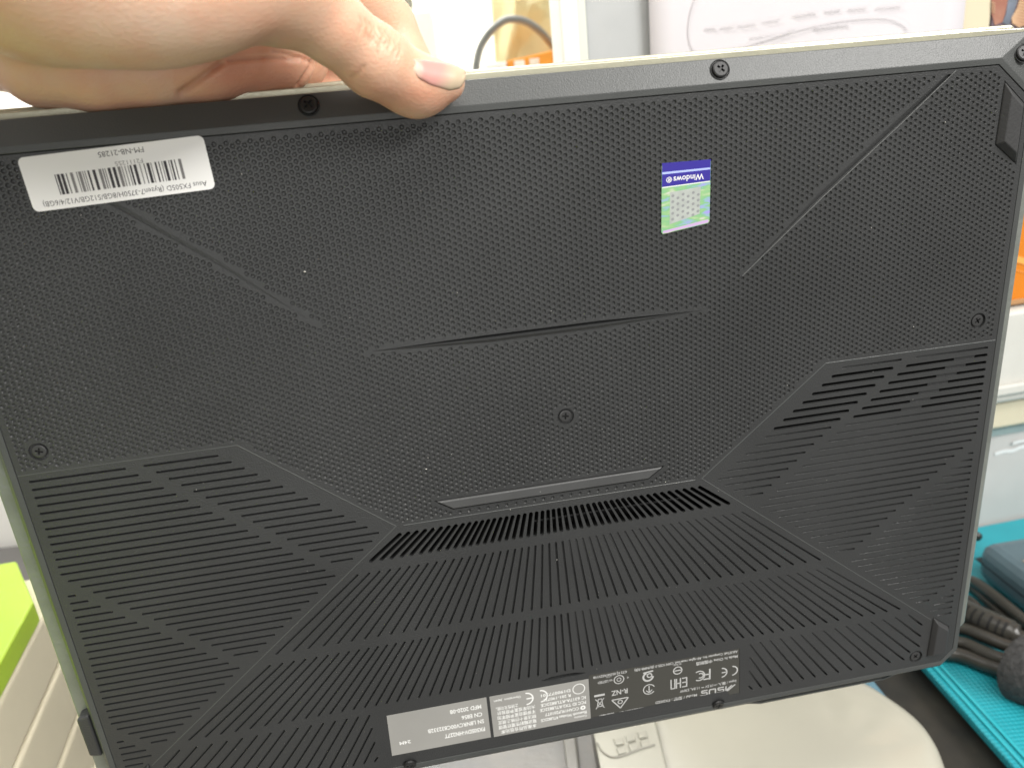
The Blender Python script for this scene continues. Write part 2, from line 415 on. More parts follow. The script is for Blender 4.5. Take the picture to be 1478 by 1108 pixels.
F += [(i, (i + 1) % 8, n2 + (i + 1) % 8, n2 + i) for i in range(8)]
F.append(tuple(n1 + i for i in range(12)))
rim = lmesh('base_frame', V, F, M['plastic_smooth'], LAP, fix=True); bevel(rim, .00018, 2, 6)
# thin moulded lip along the lower edge, with a shallow grip notch at the right
V, F = [], []
pts = [(-150, 158.9), (-60, 158.9), (78, 158.8), (84, 160.2), (141, 160.2), (148, 158.3), (166, 158.0)]
for (x, y) in pts: V += [(x, y - .9, 1.4), (x, y, 1.7), (x, y - .2, 3.4)]
for i in range(len(pts) - 1): F += [(3 * i, 3 * i + 3, 3 * i + 4, 3 * i + 1), (3 * i + 1, 3 * i + 4, 3 * i + 5, 3 * i + 2)]
lmesh('lower_lip', V, F, M['plastic_smooth'], LAP)

# deck and screen lid slabs behind the base
def slab(name, poly, z0, z1, m, bw=.0008):
    n = len(poly); V = [(x, y, z0) for x, y in poly] + [(x, y, z1) for x, y in poly]
    F = [tuple(range(n)), tuple(range(2 * n - 1, n - 1, -1))] + [(i, (i + 1) % n, n + (i + 1) % n, n + i) for i in range(n)]
    o = lmesh(name, V, F, m, LAP, fix=True); return bevel(o, bw, 2)
def octo(x, t, bt, c): return [(-x + c, t), (x - c, t), (x, t + c), (x, bt - c), (x - c, bt), (-x + c, bt), (-x, bt - c), (-x, t + c)]
slab('keyboard_deck', octo(182.6, -98.9, 151, 8), 7.4, 13.6, M['silver'])
slab('screen_lid', octo(181.5, -100.4, 146, 8), 14.4, 21, M['gold'])
# champagne trim along the top edge of the deck
slab('edge_trim', [(-170, -99.2), (156, -99.2), (172, -98.8), (172, -96.9), (156, -97.1), (-170, -97.1)], 7.25, 8.6, M['gold'], .0003)
slab('side_port_block', [(-180.6, 106.6), (-176, 105.4), (-176, 124.6), (-180.4, 123.8)], 2.2, 15, M['plastic'])

# ------------------------------------------------------------------ screws
def cross(w, l): return [(w, w), (w, l), (-w, l), (-w, w), (-l, w), (-l, -w), (-w, -w), (-w, -l), (w, -l), (w, -w), (l, -w), (l, w)]
def screw(x, y, z, r, m, rot=0.4, tilt=0.0, ringm=None, ringr=0.0, h=.5):
    c, s = math.cos(rot), math.sin(rot)
    cr = [(a * c - b_ * s, a * s + b_ * c) for a, b_ in cross(r * .13, r * .5)]
    rt = circ(0, 0, r * .78, 24); v, f = cdt([rt, cr])
    V = [(p.x, p.y, -h) for p in v]; F = [tuple(k) for k in f]
    pocket(V, F, cr, -h, -h + .7)
    n0 = len(V); V += [(a, b_, -h) for a, b_ in rt] + [(a * 1.18, b_ * 1.18, -h * .75) for a, b_ in rt] + [(a / .78, b_ / .78, 0.25) for a, b_ in rt]
    for k in range(2): F += [(n0 + 24 * k + i, n0 + 24 * k + (i + 1) % 24, n0 + 24 * k + 24 + (i + 1) % 24, n0 + 24 * k + 24 + i) for i in range(24)]
    ct, st = math.cos(tilt), math.sin(tilt)
    tr = lambda p: (x + p[0], y + p[1] * ct + p[2] * st, z - p[1] * st + p[2] * ct)
    o = lmesh('screw', [tr(p) for p in V], F, m, LAP)
    if ringm:
        V, F = [], []
        a_, b_ = circ(0, 0, ringr, 28), circ(0, 0, r * 1.0, 28)
        V = [(p[0], p[1], -.06) for p in a_] + [(p[0] * .93, p[1] * .93, -.02) for p in a_] + [(p[0], p[1], .5) for p in b_]
        F = [(28 * k + i, 28 * k + (i + 1) % 28, 28 * k + 28 + (i + 1) % 28, 28 * k + 28 + i) for k in range(2) for i in range(28)]
        q = lmesh('screw_recess', [tr(p) for p in V], F, ringm, LAP)
    return o
for i, (x, y) in enumerate(holes_seat):
    screw(x, y, .55, 2.35, M['screw_grey'], rot=.3 + i * .7, h=.35)
for x, y in ((-63.0, -94.1), (62.6, -94.1), (167.2, -91.0), (-167.2, -91.0)):
    screw(x, y, 1.1 if abs(x) < 100 else .9, 2.7, M['screw'], rot=.75, tilt=math.atan2(2.6, 7.1), ringm=M['dark'], ringr=3.15, h=.7)
for x in (-65.6, 64.2):
    screw(x, 154.4, .2, 2.6, M['screw'], rot=.2, tilt=-.3, ringm=M['dark'], ringr=3.0, h=.9)

# ------------------------------------------------------------------ rubber feet
def foot(poly, h, inset, m=M['rubber'], name='rubber_foot'):
    c = np.mean(poly, 0); n = len(poly)
    def ins(d):
        P = np.array(poly, float); out = []
        for i in range(n):
            p0, p1, p2 = P[i - 1], P[i], P[(i + 1) % n]
            d1 = (p1 - p0) / np.hypot(*(p1 - p0)); d2 = (p2 - p1) / np.hypot(*(p2 - p1))
            n1_, n2_ = np.array([-d1[1], d1[0]]), np.array([-d2[1], d2[0]])
            if n1_ @ (c - p1) < 0: n1_, n2_ = -n1_, -n2_
            A = np.array([n1_, n2_]); out.append(p1 + np.linalg.solve(A, np.array([d, d])))
        return out
    a = ins(.3); b_ = ins(inset + .1)
    V = [(*p, .28) for p in a] + [(*p, -.15) for p in a] + [(*p, -h) for p in b_]
    F = [(n * k + i, n * k + (i + 1) % n, n * k + n + (i + 1) % n, n * k + n + i) for k in range(2) for i in range(n)] + [tuple(2 * n + i for i in range(n))]
    o = lmesh(name, V, F, m, LAP, fix=True); return bevel(o, .0003, 2, 20)
for p in FOOT_T: foot(p, 2.0, 1.9)
for p in FOOT_B: foot(p, 2.0, 1.5)
foot(STRIPF, .55, .5, M['strip'], 'foot_strip')

# ------------------------------------------------------------------ print
_tc = {}
DG = bpy.context.evaluated_depsgraph_get()
def glyphs(body, sp=1.0, bold=0.0):
    k = (body, sp, bold)
    if k not in _tc:
        cu = bpy.data.curves.new('t', 'FONT'); cu.body = body; cu.size = 1; cu.space_character = sp; cu.resolution_u = 2; cu.offset = bold
        ob = bpy.data.objects.new('t', cu); COL.objects.link(ob); bpy.context.view_layer.update()
        me = bpy.data.meshes.new_from_object(ob.evaluated_get(bpy.context.evaluated_depsgraph_get()))
        V = [(v.co.x, v.co.y) for v in me.vertices]; F = [tuple(p.vertices) for p in me.polygons]
        bpy.data.objects.remove(ob); bpy.data.curves.remove(cu); bpy.data.meshes.remove(me); _tc[k] = (V, F)
    return _tc[k]
def text_geo(body, X, Y, size, width=None, align='L', rot=0.0, bold=0.01):
    """upside-down print: reading direction -X, its up +Y; X,Y is the start of the baseline"""
    V, F = glyphs(body, 1.0, bold)
    if not V: return [], []
    x0 = min(v[0] for v in V); x1 = max(v[0] for v in V); w = x1 - x0
    k = (width / w) if width else size; sh = -w * k / 2 if align == 'C' else 0
    c, s = math.cos(rot), math.sin(rot); out = []
    for x, y in V:
        a, b_ = (x - x0) * k + sh, y * size
        out.append((X - (a * c - b_ * s), Y + (a * s + b_ * c)))
    return out, F
class Print:
    def __init__(s): s.V = []; s.F = []
    def add(s, V, F): n = len(s.V); s.V += V; s.F += [tuple(n + i for i in f) for f in F]
    def text(s, *a, **k): s.add(*text_geo(*a, **k)); return s
    def poly(s, P): s.add(list(P), [tuple(range(len(P)))]); return s
    def ring(s, x, y, r, w, a0=0, a1=2 * math.pi, ky=1.0, n=28):
        V = []; m_ = n
        for i in range(m_ + 1):
            t = a0 + (a1 - a0) * i / m_; V += [(x + r * math.cos(t), y + ky * r * math.sin(t)), (x + (r - w) * math.cos(t), y + ky * (r - w) * math.sin(t))]
        s.add(V, [(2 * i, 2 * i + 1, 2 * i + 3, 2 * i + 2) for i in range(m_)]); return s
    def bar(s, x0, y0, x1, y1, w):
        d = math.hypot(x1 - x0, y1 - y0); nx, ny = -(y1 - y0) / d * w / 2, (x1 - x0) / d * w / 2
        return s.poly([(x0 + nx, y0 + ny), (x1 + nx, y1 + ny), (x1 - nx, y1 - ny), (x0 - nx, y0 - ny)])
    def build(s, name, z, m, parent, T=lambda p: p):
        return lmesh(name, [(*T(p), z) for p in s.V], s.F, m, parent)
def rrect(w, h, r, n=5):
    out = []
    for cx, cy, a in ((w / 2 - r, h / 2 - r, 0), (-w / 2 + r, h / 2 - r, 90), (-w / 2 + r, -h / 2 + r, 180), (w / 2 - r, -h / 2 + r, 270)):
        for i in range(n + 1):
            t = R(a + 90 * i / n); out.append((cx + r * math.cos(t), cy + r * math.sin(t)))
    return out
def sticker(name, P, z, th, m, label=None):
    n = len(P); V = [(x, y, z - th) for x, y in P] + [(x, y, z) for x, y in P]
    F = [tuple(range(n))] + [(i, (i + 1) % n, n + (i + 1) % n, n + i) for i in range(n)]
    o = lmesh(name, V, F, m, LAP)
    if label: o['label'] = label
    return o

# white bar-code label
LC = (-118.7, -80.3); LA = math.atan2(-1.6, 50)
def TW(p): c, s = math.cos(LA), math.sin(LA); return (LC[0] + p[0] * c - p[1] * s, LC[1] + p[0] * s + p[1] * c)
lab = sticker('barcode_label', [TW(p) for p in rrect(50.6, 15.0, 1.6)], -.02, .14, M['label_white'], 'white rounded paper label with a bar code')
Print().text('Asus FX505D (Ryzen7-3750H/8GB/512GB/V12/4/6GB)', 23.2, 5.0, 2.1, width=45.5, bold=.0).build('printed_line', -.175, M['ink'], lab, TW)
Print().text('F2111255', 7.4, -3.3, 1.7, width=7.6, bold=0).build('printed_line', -.175, M['ink_grey'], lab, TW)
Print().text('FM-NB-21285', 8.4, -6.4, 2.1, width=12.4, bold=0).build('printed_line', -.175, M['ink'], lab, TW)
bars = Print(); bars2 = Print(); x = -17.0; rr = random.Random(3)
while x < 17.2:
    w = rr.choice((.28, .28, .5, .8)); g = rr.choice((.3, .3, .55, .85)); (bars if rr.random() < .62 else bars2).poly([(x, -1.9), (x + w, -1.9), (x + w, 3.7), (x, 3.7)]); x += w + g
bars.build('bar_code', -.175, M['ink'], lab, TW); bars2.build('bar_code', -.175, M['ink_grey'], lab, TW)

# blue operating system sticker
WQ = [(42.9, -67.9), (59.3, -67.6), (58.9, -47.4), (42.4, -45.4)]
def TQ(p):  # unit square, s right, t down
    s, t = p; a, b_, c, d = [np.array(q) for q in WQ]
    q = (1 - s) * (1 - t) * a + s * (1 - t) * b_ + s * t * c + (1 - s) * t * d; return (q[0], q[1])
def qp(s0, t0, s1, t1): return [(s0, t0), (s1, t0), (s1, t1), (s0, t1)]
holo = mat('hologram_foil', (.45, .60, .42), .25, metal=.35)
nt = holo.node_tree; bs = nt.nodes['Principled BSDF']
tc = nt.nodes.new('ShaderNodeTexCoord'); nz = nt.nodes.new('ShaderNodeTexNoise'); nz.inputs['Scale'].default_value = 330; nz.inputs['Detail'].default_value = 3
mp = nt.nodes.new('ShaderNodeMapping'); mp.inputs['Scale'].default_value = (.5, 1, 1.8)
cr = nt.nodes.new('ShaderNodeValToRGB'); e = cr.color_ramp.elements
e[0].position = .28; e[0].color = (.42, .36, .85, 1); e[1].position = .75; e[1].color = (.85, .66, .85, 1)
for p, c in ((.40, (.33, .52, .60, 1)), (.46, (.26, .55, .28, 1)), (.58, (.36, .60, .28, 1)), (.66, (.55, .66, .45, 1))):
    q = e.new(p); q.color = c
nt.links.new(tc.outputs['Object'], mp.inputs[0]); nt.links.new(mp.outputs[0], nz.inputs['Vector']); nt.links.new(nz.outputs['Fac'], cr.inputs[0]); nt.links.new(cr.outputs[0], bs.inputs['Base Color'])
ws = sticker('system_sticker', [TQ(p) for p in ((.03, 0), (.97, 0), (1, .03), (1, .97), (.97, 1), (.03, 1), (0, .97), (0, .03))], -.02, .12, holo, 'small blue and holographic sticker')
Print().poly(qp(.004, .0, .996, .33)).build('blue_band', -.145, mat('violet_blue_print', (.034, .024, .26), .3), ws, TQ)
Print().poly(qp(.01, .125, .99, .155)).build('shiny_line', -.150, mat('lilac_print', (.38, .45, .80), .3), ws, TQ)
Print().poly(qp(.01, .332, .99, .345)).build('white_line', -.150, M['print_white'], ws, TQ)
V, F = glyphs('Windows', 1.0, .012); x0 = min(v[0] for v in V); w = max(v[0] for v in V) - x0
pr = Print(); pr.add([(.86 - (v[0] - x0) / w * .62, .205 + v[1] * .125) for v in V], F); V, F = glyphs('®', 1.0, .01); x0 = min(v[0] for v in V)
pr.add([(.21 - (v[0] - x0) * .16, .20 + v[1] * .11) for v in V], F); pr.build('printed_word', -.152, M['print_white'], ws, TQ)
pw = Print()
for i in range(5):
    for j in range(6):
        pass
foil = mat('silver_foil', (.43, .46, .43), .3, 0.1, 300, metal=.2)
Print().poly([(.17, .42), (.8, .40), (.79, .82), (.17, .88)]).build('silver_window', -.148, foil, ws, TQ)
dots = Print()
for i in range(6):
    for j in range(5):
        cx, cy = .23 + i * .105, .475 + j * .085 + (i % 2) * .042
        if cy < .82: dots.poly([(cx + .032 * math.cos(a), cy + .022 * math.sin(a)) for a in np.linspace(0, 2 * math.pi, 9)[:-1]])
dots.build('dimple_shade', -.151, mat('grey_dots', (.25, .26, .26), .35), ws, TQ)  # cover dimples showing through the foil, their shade painted as dots
Print().poly([(.03, .955), (.97, .935), (.98, .96), (.97, .99), (.03, .99)]).build('violet_edge', -.148, mat('pale_violet', (.50, .36, .58), .3), ws, TQ)

# grey service labels
def quadmap(Q):
    Q = [np.array(q) for q in Q]
    def T(p):
        s, t = p; q = (1 - s) * (1 - t) * Q[0] + s * (1 - t) * Q[1] + s * t * Q[2] + (1 - s) * t * Q[3]; return (q[0], q[1])
    return T
ga = sticker('serial_label', [(-71.3, 128.2), (-32.2, 128.2), (-32.2, 148.4), (-71.9, 148.2)], -.02, .1, M['label_grey'], 'plain grey serial number label')
Print().text('FX505DV-HN227T', -34.2, 142.6, 2.75, width=16.2, bold=.03).text('SN L8NRCV00C832332B', -34.2, 138.6, 2.75, width=22.4, bold=.02).text('CN E856', -34.6, 135.0, 2.75, width=8.2, bold=.02).text('MFD 2020-08', -34.6, 131.2, 2.75, width=12.4, bold=.02) \
    .text('24M', -63.8, 142.0, 2.3, width=4.4, bold=.02).build('printed_lines', -.125, M['print_white'], ga)
gb = sticker('approval_label', [(-31.0, 128.2), (9.2, 128.5), (9.2, 148.6), (-31.0, 148.6)], -.02, .1, M['label_grey'], 'grey label crowded with small approval print')
p = Print()
p.text('Contains', 7.6, 146.2, 1.46, bold=.01).text('Bluetooth Wireless RTL8822CE', 7.6, 144.2, 1.95, width=19, bold=.02).text('CCAH19LP2010T7', 4.5, 141.6, 2.07, width=14, bold=.02)
p.text('FCC ID TX2-RTL8822CE', 7.6, 139.0, 2.07, width=19, bold=.02).text('IC 6317A-RTL8822CE', 7.6, 136.6, 2.07, width=18.5, bold=.02).text('R 201-190771', 1.5, 134.2, 1.95, width=11, bold=.02).text('D190077201', 1.5, 131.8, 1.95, width=12, bold=.02)
p.ring(5.0, 132.5, 2.6, .35).ring(6.2, 142.3, 1.1, .7)
p.ring(-10.8, 132.6, 3.1, .6, -math.pi * .5, math.pi * .5).ring(-16.6, 132.6, 3.1, .6, -math.pi * .5, math.pi * .5).bar(-16.4, 132.6, -13.8, 132.6, .6)
p.text('本產品符合低功率', -13.4, 146.0, 2.07, width=14.5, bold=.01).text('電波輻射性電機管理', -13.2, 143.6, 2.07, width=15.5, bold=.01).text('辦法第十四條之規定', -13.2, 141.2, 2.07, width=15.5, bold=.01)
p.text('不得擅自變更頻率加', -13.2, 138.8, 2.07, width=15.5, bold=.01).text('大功率或變更原設計', -13.2, 136.4, 2.07, width=15.5, bold=.01).text('之特性及功能。', -20, 134.2, 1.95, width=9, bold=.01).text('Operation  Japan', -18.6, 130.4, 1.59, width=10.8, bold=.01)
p.build('printed_lines', -.125, M['print_white'], gb)
gc = sticker('rating_panel', [(9.5, 127.0), (73.1, 127.5), (73.5, 150.5), (69.1, 150.5), (68.1, 147.9), (9.5, 148.5)], .17, .03, M['label_dark'], 'dark recessed rating plate with white symbols')
p = Print()
# maker name in slanted angular letters
lx = 71.6
for k, L in enumerate((((0, 0, 4.2, 2.9), (1.6, 0, 4.4, 2.4), (4.4, 0, 4.4, 2.7)), ((5.4, .2, 8.2, .2), (8.2, .2, 8.0, 1.3), (5.4, 1.3, 8.0, 1.3), (5.4, 1.3, 5.6, 2.6), (5.6, 2.6, 8.6, 2.6)),
                          ((9.4, .1, 9.4, 2.7), (9.4, .25, 12.2, .25), (12.2, .1, 12.4, 2.7)), ((13.2, .2, 16.0, .2), (16.0, .2, 15.8, 1.3), (13.4, 1.3, 15.8, 1.3), (13.4, 1.3, 13.5, 2.6), (13.5, 2.6, 16.8, 2.6)))):
    for a, b_, c, d in L: p.bar(lx - a * .92, 145.6 + b_, lx - c * .92, 145.6 + d, .55)
p.text('Model / 型號 : FX505D', 54.8, 146.6, 1.83, width=18, bold=.015).text('Input / 輸入 :⎓19.5V ⎓ 11.8A, 230W', 72.0, 143.2, 1.83, width=24.5, bold=.015)
p.text('Notebook PC / 筆記型電腦', 31.6, 148.2, 2.07, width=19, bold=.02)
p.ring(70.2, 138.2, 2.5, .55, -math.pi / 2, math.pi / 2).ring(65.6, 138.2, 2.5, .55, -math.pi / 2, math.pi / 2).bar(65.6, 138.2, 68.0, 138.2, .5)
p.ring(55.8, 137.6, 2.6, .5, -2.2, 2.2).ring(56.4, 137.6, 1.4, .5, -2.2, 2.2).bar(60.4, 135.0, 60.4, 140.4, .7).bar(60.4, 139.9, 57.6, 139.9, .6).bar(60.4, 137.6, 58.2, 137.6, .6)
for x, pp in ((50.4, ((0, 0, 0, 5), (0, .3, -2, .3), (0, 2.5, -2, 2.5), (0, 4.7, -2, 4.7))), (47.7, ((0, 0, 0, 5), (-1.7, 0, -1.7, 5), (0, 2.5, -1.7, 2.5))), (45.3, ((0, 0, 0, 5), (0, 4.7, -1.6, 4.7), (-1.6, 0, -1.6, 5)))):
    for a, b_, c, d in pp: p.bar(x + a, 136.9 + b_, x + c, 136.9 + d, .5)
p.ring(46.6, 132.8, 2.0, .45).bar(48, 132.8, 45.2, 132.8, .5).text('UA.TR.001', 48.2, 129.3, 1.22, width=3.4, bold=.015)
p.ring(34.3, 139.6, 2.6, .4, 0.6, 2 * math.pi - .4).bar(34.3, 137.9, 34.3, 141.4, .4).bar(34.3, 141.4, 33.0, 140, .4).bar(34.3, 141.4, 35.6, 140, .4)
p.ring(34.0, 133.2, 2.4, .8, 0, 4.4).ring(34.6, 132.6, 1.2, .5).bar(32.0, 131.0, 36.2, 130.6, .7)
p.text('R-NZ', 25.2, 137.0, 3.42, width=6.8, bold=.02).bar(25.4, 141.6, 18.4, 141.6, .5).bar(25.4, 141.6, 21.9, 146.4, .5).bar(18.4, 141.6, 21.9, 146.4, .5).ring(21.9, 143.2, 1.1, .4)
p.ring(21.8, 131.8, 2.2, .4).ring(21.8, 131.8, 1.0, .3).text('c', 25.8, 131.2, 1.71, bold=.02).text('us LISTED', 19.0, 131.0, 1.71, width=6, bold=.02).text('I.T.E.', 18.6, 129.0, 1.22, bold=.01)
p.poly([(15.6, 137.4), (11.2, 137.4), (11.2, 138.4), (15.6, 138.4)])
for a in ((15.2, 139.6, 11.6, 144.6), (11.6, 139.6, 15.2, 144.6), (14.9, 143.6, 12.0, 143.6), (14.6, 143.6, 14.2, 139.8), (12.3, 143.6, 12.8, 139.8), (14.2, 139.8, 12.8, 139.8)): p.bar(*a, .35)
p.text('ASUSTeK Computer Inc. All rights reserved. CAN ICES-3 (B)/NMB-3(B)', 72.4, 128.2, 1.65, width=44, bold=.02).text('GTS F/J 05358-AEZV19B', 25.2, 128.0, 1.65, width=14, bold=.02)
p.text('Made In China 中国制造', 72.4, 130.6, 1.83, width=18, bold=.02)
p.build('printed_symbols', .125, M['print_grey'], gc)
bl = Print()
for a, b_ in zip(((9.6, 148.2), (32, 147.8)), ((31.8, 147.8), (68, 147.6))): pass
# specks of dust and a food crumb stuck to the cover
dust = mat('dust', (.75, .72, .66), .8); rr = random.Random(11)
V, F = [], []
for i in range(46):
    x, y = rr.uniform(-165, 165), rr.uniform(-84, 150); r = rr.choice((.08, .1, .12, .16)); n0 = len(V)
    V += [(x - r, y, -.05), (x, y - r * rr.uniform(.5, 1.6), -.05), (x + r, y + r * .3, -.05), (x, y + r, -.05), (x, y, -.05 - r)]
    F += [(n0, n0 + 1, n0 + 4), (n0 + 1, n0 + 2, n0 + 4), (n0 + 2, n0 + 3, n0 + 4), (n0 + 3, n0, n0 + 4)]
for x, y, r in ((-4.4, 41.4, .45), (-72.2, -46.5, .4), (-43.5, 26, .3)):
    n0 = len(V); V += [(x - r, y, -.4), (x, y - r * .6, -.4), (x + r, y + r * .3, -.4), (x, y + r * .6, -.4), (x, y, -.4 - r * .5)]
    F += [(n0, n0 + 1, n0 + 4), (n0 + 1, n0 + 2, n0 + 4), (n0 + 2, n0 + 3, n0 + 4), (n0 + 3, n0, n0 + 4)]
o = lmesh('dust_specks', V, F, dust, LAP); o['kind'] = 'stuff'
#@@REST
# ------------------------------------------------------------------ hand (built in the laptop's millimetres, placed in the world)
def L3(u, v, Z):
    """photograph pixel on the plane Z mm behind the cover"""
    d = RL.T @ np.array([(u - PW / 2) / FPX, (v - PH / 2) / FPX, 1]); o = -RL.T @ (TL * 1000)
    k = (Z - o[2]) / d[2]; q = o + k * d; return np.array([q[0], q[1], Z])
def cone(a, b, ra, rb): return ('c', np.array(a, float), np.array(b, float), ra, rb)
def ell(c, r, ax): return ('e', np.array(c, float), np.array(r, float), np.array(ax, float))
def sdf(P, pr):
    if pr[0] == 'c':
        _, a, b_, ra, rb = pr; d = b_ - a; t = np.clip(((P - a) @ d) / (d @ d), 0, 1)
        return np.linalg.norm(P - a - t[..., None] * d, axis=-1) - (ra + t * (rb - ra))
    _, c, r, ax = pr; q = (P - c) @ ax.T; k0 = np.linalg.norm(q / r, axis=-1); k1 = np.linalg.norm(q / (r * r), axis=-1) + 1e-9
    return k0 * (k0 - 1) / k1
def smin(a, b_, k):
    h = np.clip(.5 + .5 * (b_ - a) / k, 0, 1); return b_ * (1 - h) + a * h - k * h * (1 - h)
def surface_nets(prims, lo, hi, h):
    n = [int((hi[i] - lo[i]) / h) + 1 for i in range(3)]
    ax = [lo[i] + h * np.arange(n[i]) for i in range(3)]
    G = np.full(n, 60.0, np.float32)
    for pr, k in prims:
        if pr[0] == 'c': mn = np.minimum(pr[1], pr[2]) - max(pr[3], pr[4]) - 12; mx = np.maximum(pr[1], pr[2]) + max(pr[3], pr[4]) + 12
        else: m_ = max(pr[2]) + 12; mn, mx = pr[1] - m_, pr[1] + m_
        sl = []
        for i in range(3):
            a = max(0, int((mn[i] - lo[i]) / h)); b_ = min(n[i], int((mx[i] - lo[i]) / h) + 2); sl.append(slice(a, max(a, b_)))
        X = np.stack(np.meshgrid(ax[0][sl[0]], ax[1][sl[1]], ax[2][sl[2]], indexing='ij'), -1)
        if X.size == 0: continue
        G[tuple(sl)] = smin(G[tuple(sl)], sdf(X, pr).astype(np.float32), k)
    s = G < 0
    c = np.zeros([x - 1 for x in n], np.int8)
    for i in (0, 1):
        for j in (0, 1):
            for k in (0, 1): c += s[i:n[0] - 1 + i, j:n[1] - 1 + j, k:n[2] - 1 + k]
    act = (c > 0) & (c < 8); idx = -np.ones(act.shape, np.int64); A = np.argwhere(act); idx[act] = np.arange(len(A))
    pos = np.zeros((len(A), 3)); cnt = np.zeros(len(A))
    crn = [(i, j, k) for i in (0, 1) for j in (0, 1) for k in (0, 1)]
    for a in crn:
        for d in range(3):
            if a[d]: continue
            b_ = list(a); b_[d] = 1
            ga = G[A[:, 0] + a[0], A[:, 1] + a[1], A[:, 2] + a[2]]; gb = G[A[:, 0] + b_[0], A[:, 1] + b_[1], A[:, 2] + b_[2]]
            m_ = (ga < 0) != (gb < 0); t = np.where(m_, ga / (ga - gb + 1e-12), 0)
            p = np.tile(np.array(a, float), (len(A), 1)); p[:, d] += t
            pos += p * m_[:, None]; cnt += m_
    pos = (A + pos / cnt[:, None]) * h + np.array(lo)
    F = []
    for d in range(3):
        e1, e2 = [x for x in range(3) if x != d]
        sa = [slice(1, -1)] * 3; sb = [slice(1, -1)] * 3; sa[d] = slice(0, -1); sb[d] = slice(1, None)
        s0 = s[tuple(sa)]; s1 = s[tuple(sb)]
        E_ = np.argwhere(s0 != s1); inn = s0[tuple(E_.T)]
        E_ = E_ + 1; E_[:, d] -= 1
        def cell(o1, o2):
            q = E_.copy(); q[:, e1] += o1; q[:, e2] += o2; return idx[q[:, 0], q[:, 1], q[:, 2]]
        q = np.stack([cell(-1, -1), cell(0, -1), cell(0, 0), cell(-1, 0)], 1)
        fl = inn if d != 1 else ~inn
        q[~fl] = q[~fl][:, ::-1]
        F.append(q)
    return pos, np.concatenate(F)
I3 = np.eye(3)
def frame(d, up):
    d = np.array(d, float); d /= np.linalg.norm(d); up = np.array(up, float); up -= d * (up @ d); up /= np.linalg.norm(up)
    return np.array([d, up, np.cross(d, up)])
tip, pad = L3(645, 119, -7), L3(602, 122, -7.5)
ip = L3(541, 89, -12); mid = L3(478, 38, -18); mcp = L3(390, -32, -24); cmc = L3(185, -62, -28)
tdir = tip - ip
H = [
    (cone(mcp, mid, 13.4, 9.0), 4), (cone(mid, ip, 9.0, 9.0), 3), (cone(ip, pad, 9.0, 7.8), 4), (cone(pad, tip, 7.6, 5.4), 4),
    (ell(pad + np.array([-2, 1.2, 1.5]), (10.5, 6.4, 6.8), frame(tdir, (0, 0, 1))), 4),
    (cone(cmc, mcp, 20, 13.5), 6), (ell(L3(226, -14, -33), (33, 17.0, 15), frame((1, -.04, 0), (0, 1, 0))), 3.5),
    (cone(L3(110, -44, -12), cmc, 19, 20), 6), (cone(L3(60, -120, -24), L3(40, -22, 6), 29, 21), 6),
    # heel of the palm resting on the top edge
    (cone(L3(62, 92, 12), L3(150, 104, 12), 12.4, 11.6), 4), (cone(L3(150, 104, 12), L3(220, 101, 12), 11.4, 10.8), 4), (cone(L3(220, 101, 12), L3(300, 94, 12), 10.8, 10.8), 5), (cone(L3(300, 94, 12), L3(405, 84, 15), 10.8, 10.2), 5),
    (cone(L3(0, 56, 18), L3(110, 62, 20), 14.5, 14.5), 4),
    # palm
    (cone(L3(120, 6, 20), L3(330, -10, 30), 20, 18), 5), (cone(L3(240, 62, 30), L3(420, 78, 38), 14, 12.5), 4),
    (cone(L3(250, -80, 20), L3(380, -74, 32), 22, 17), 8), (cone(mcp, L3(405, -100, 22), 12.5, 15), 7),
    # forearm leaving the picture at the upper left
    (cone(L3(50, -110, -24), (-195, -205, -70), 29, 30), 10), (cone((-195, -205, -70), (-300, -290, -120), 30, 36), 10),
]
fing = [
    [L3(408, -92, 26), L3(555, 38, 47), L3(600, 122, 43), L3(622, 205, 31.5)],
    [L3(380, -70, 36), L3(452, 40, 62), L3(472, 130, 58), L3(490, 225, 32)],
    [L3(330, -40, 38), L3(378, 60, 64), L3(388, 150, 60), L3(400, 235, 32)],
    [L3(250, 0, 36), L3(290, 80, 56), L3(300, 150, 54), L3(308, 220, 31)],
]
frad = [(13.5, 10.2, 9.0, 7.6), (13, 10.4, 9.2, 7.8), (12.5, 9.8, 8.8, 7.4), (11.5, 8.8, 7.8, 6.8)]
for Pn, r in zip(fing, frad):
    for k in range(3): H.append((cone(Pn[k], Pn[k + 1], r[k], r[k + 1]), 2.2 if k else 6))
hp, hf = surface_nets(H, (-330, -330, -165), (0, -60, 80), 1.15)
# light smoothing
def adj_smooth(P, Fq, it, w=.5):
    e = np.concatenate([Fq[:, [0, 1]], Fq[:, [1, 2]], Fq[:, [2, 3]], Fq[:, [3, 0]]]); e = np.concatenate([e, e[:, ::-1]])
    cnt = np.bincount(e[:, 0], minlength=len(P))[:, None]
    for _ in range(it):
        A = np.stack([np.bincount(e[:, 0], weights=P[e[:, 1], k], minlength=len(P)) for k in range(3)], 1) / cnt
        P = P * (1 - w) + A * w
    return P
hp = adj_smooth(hp, hf, 4)
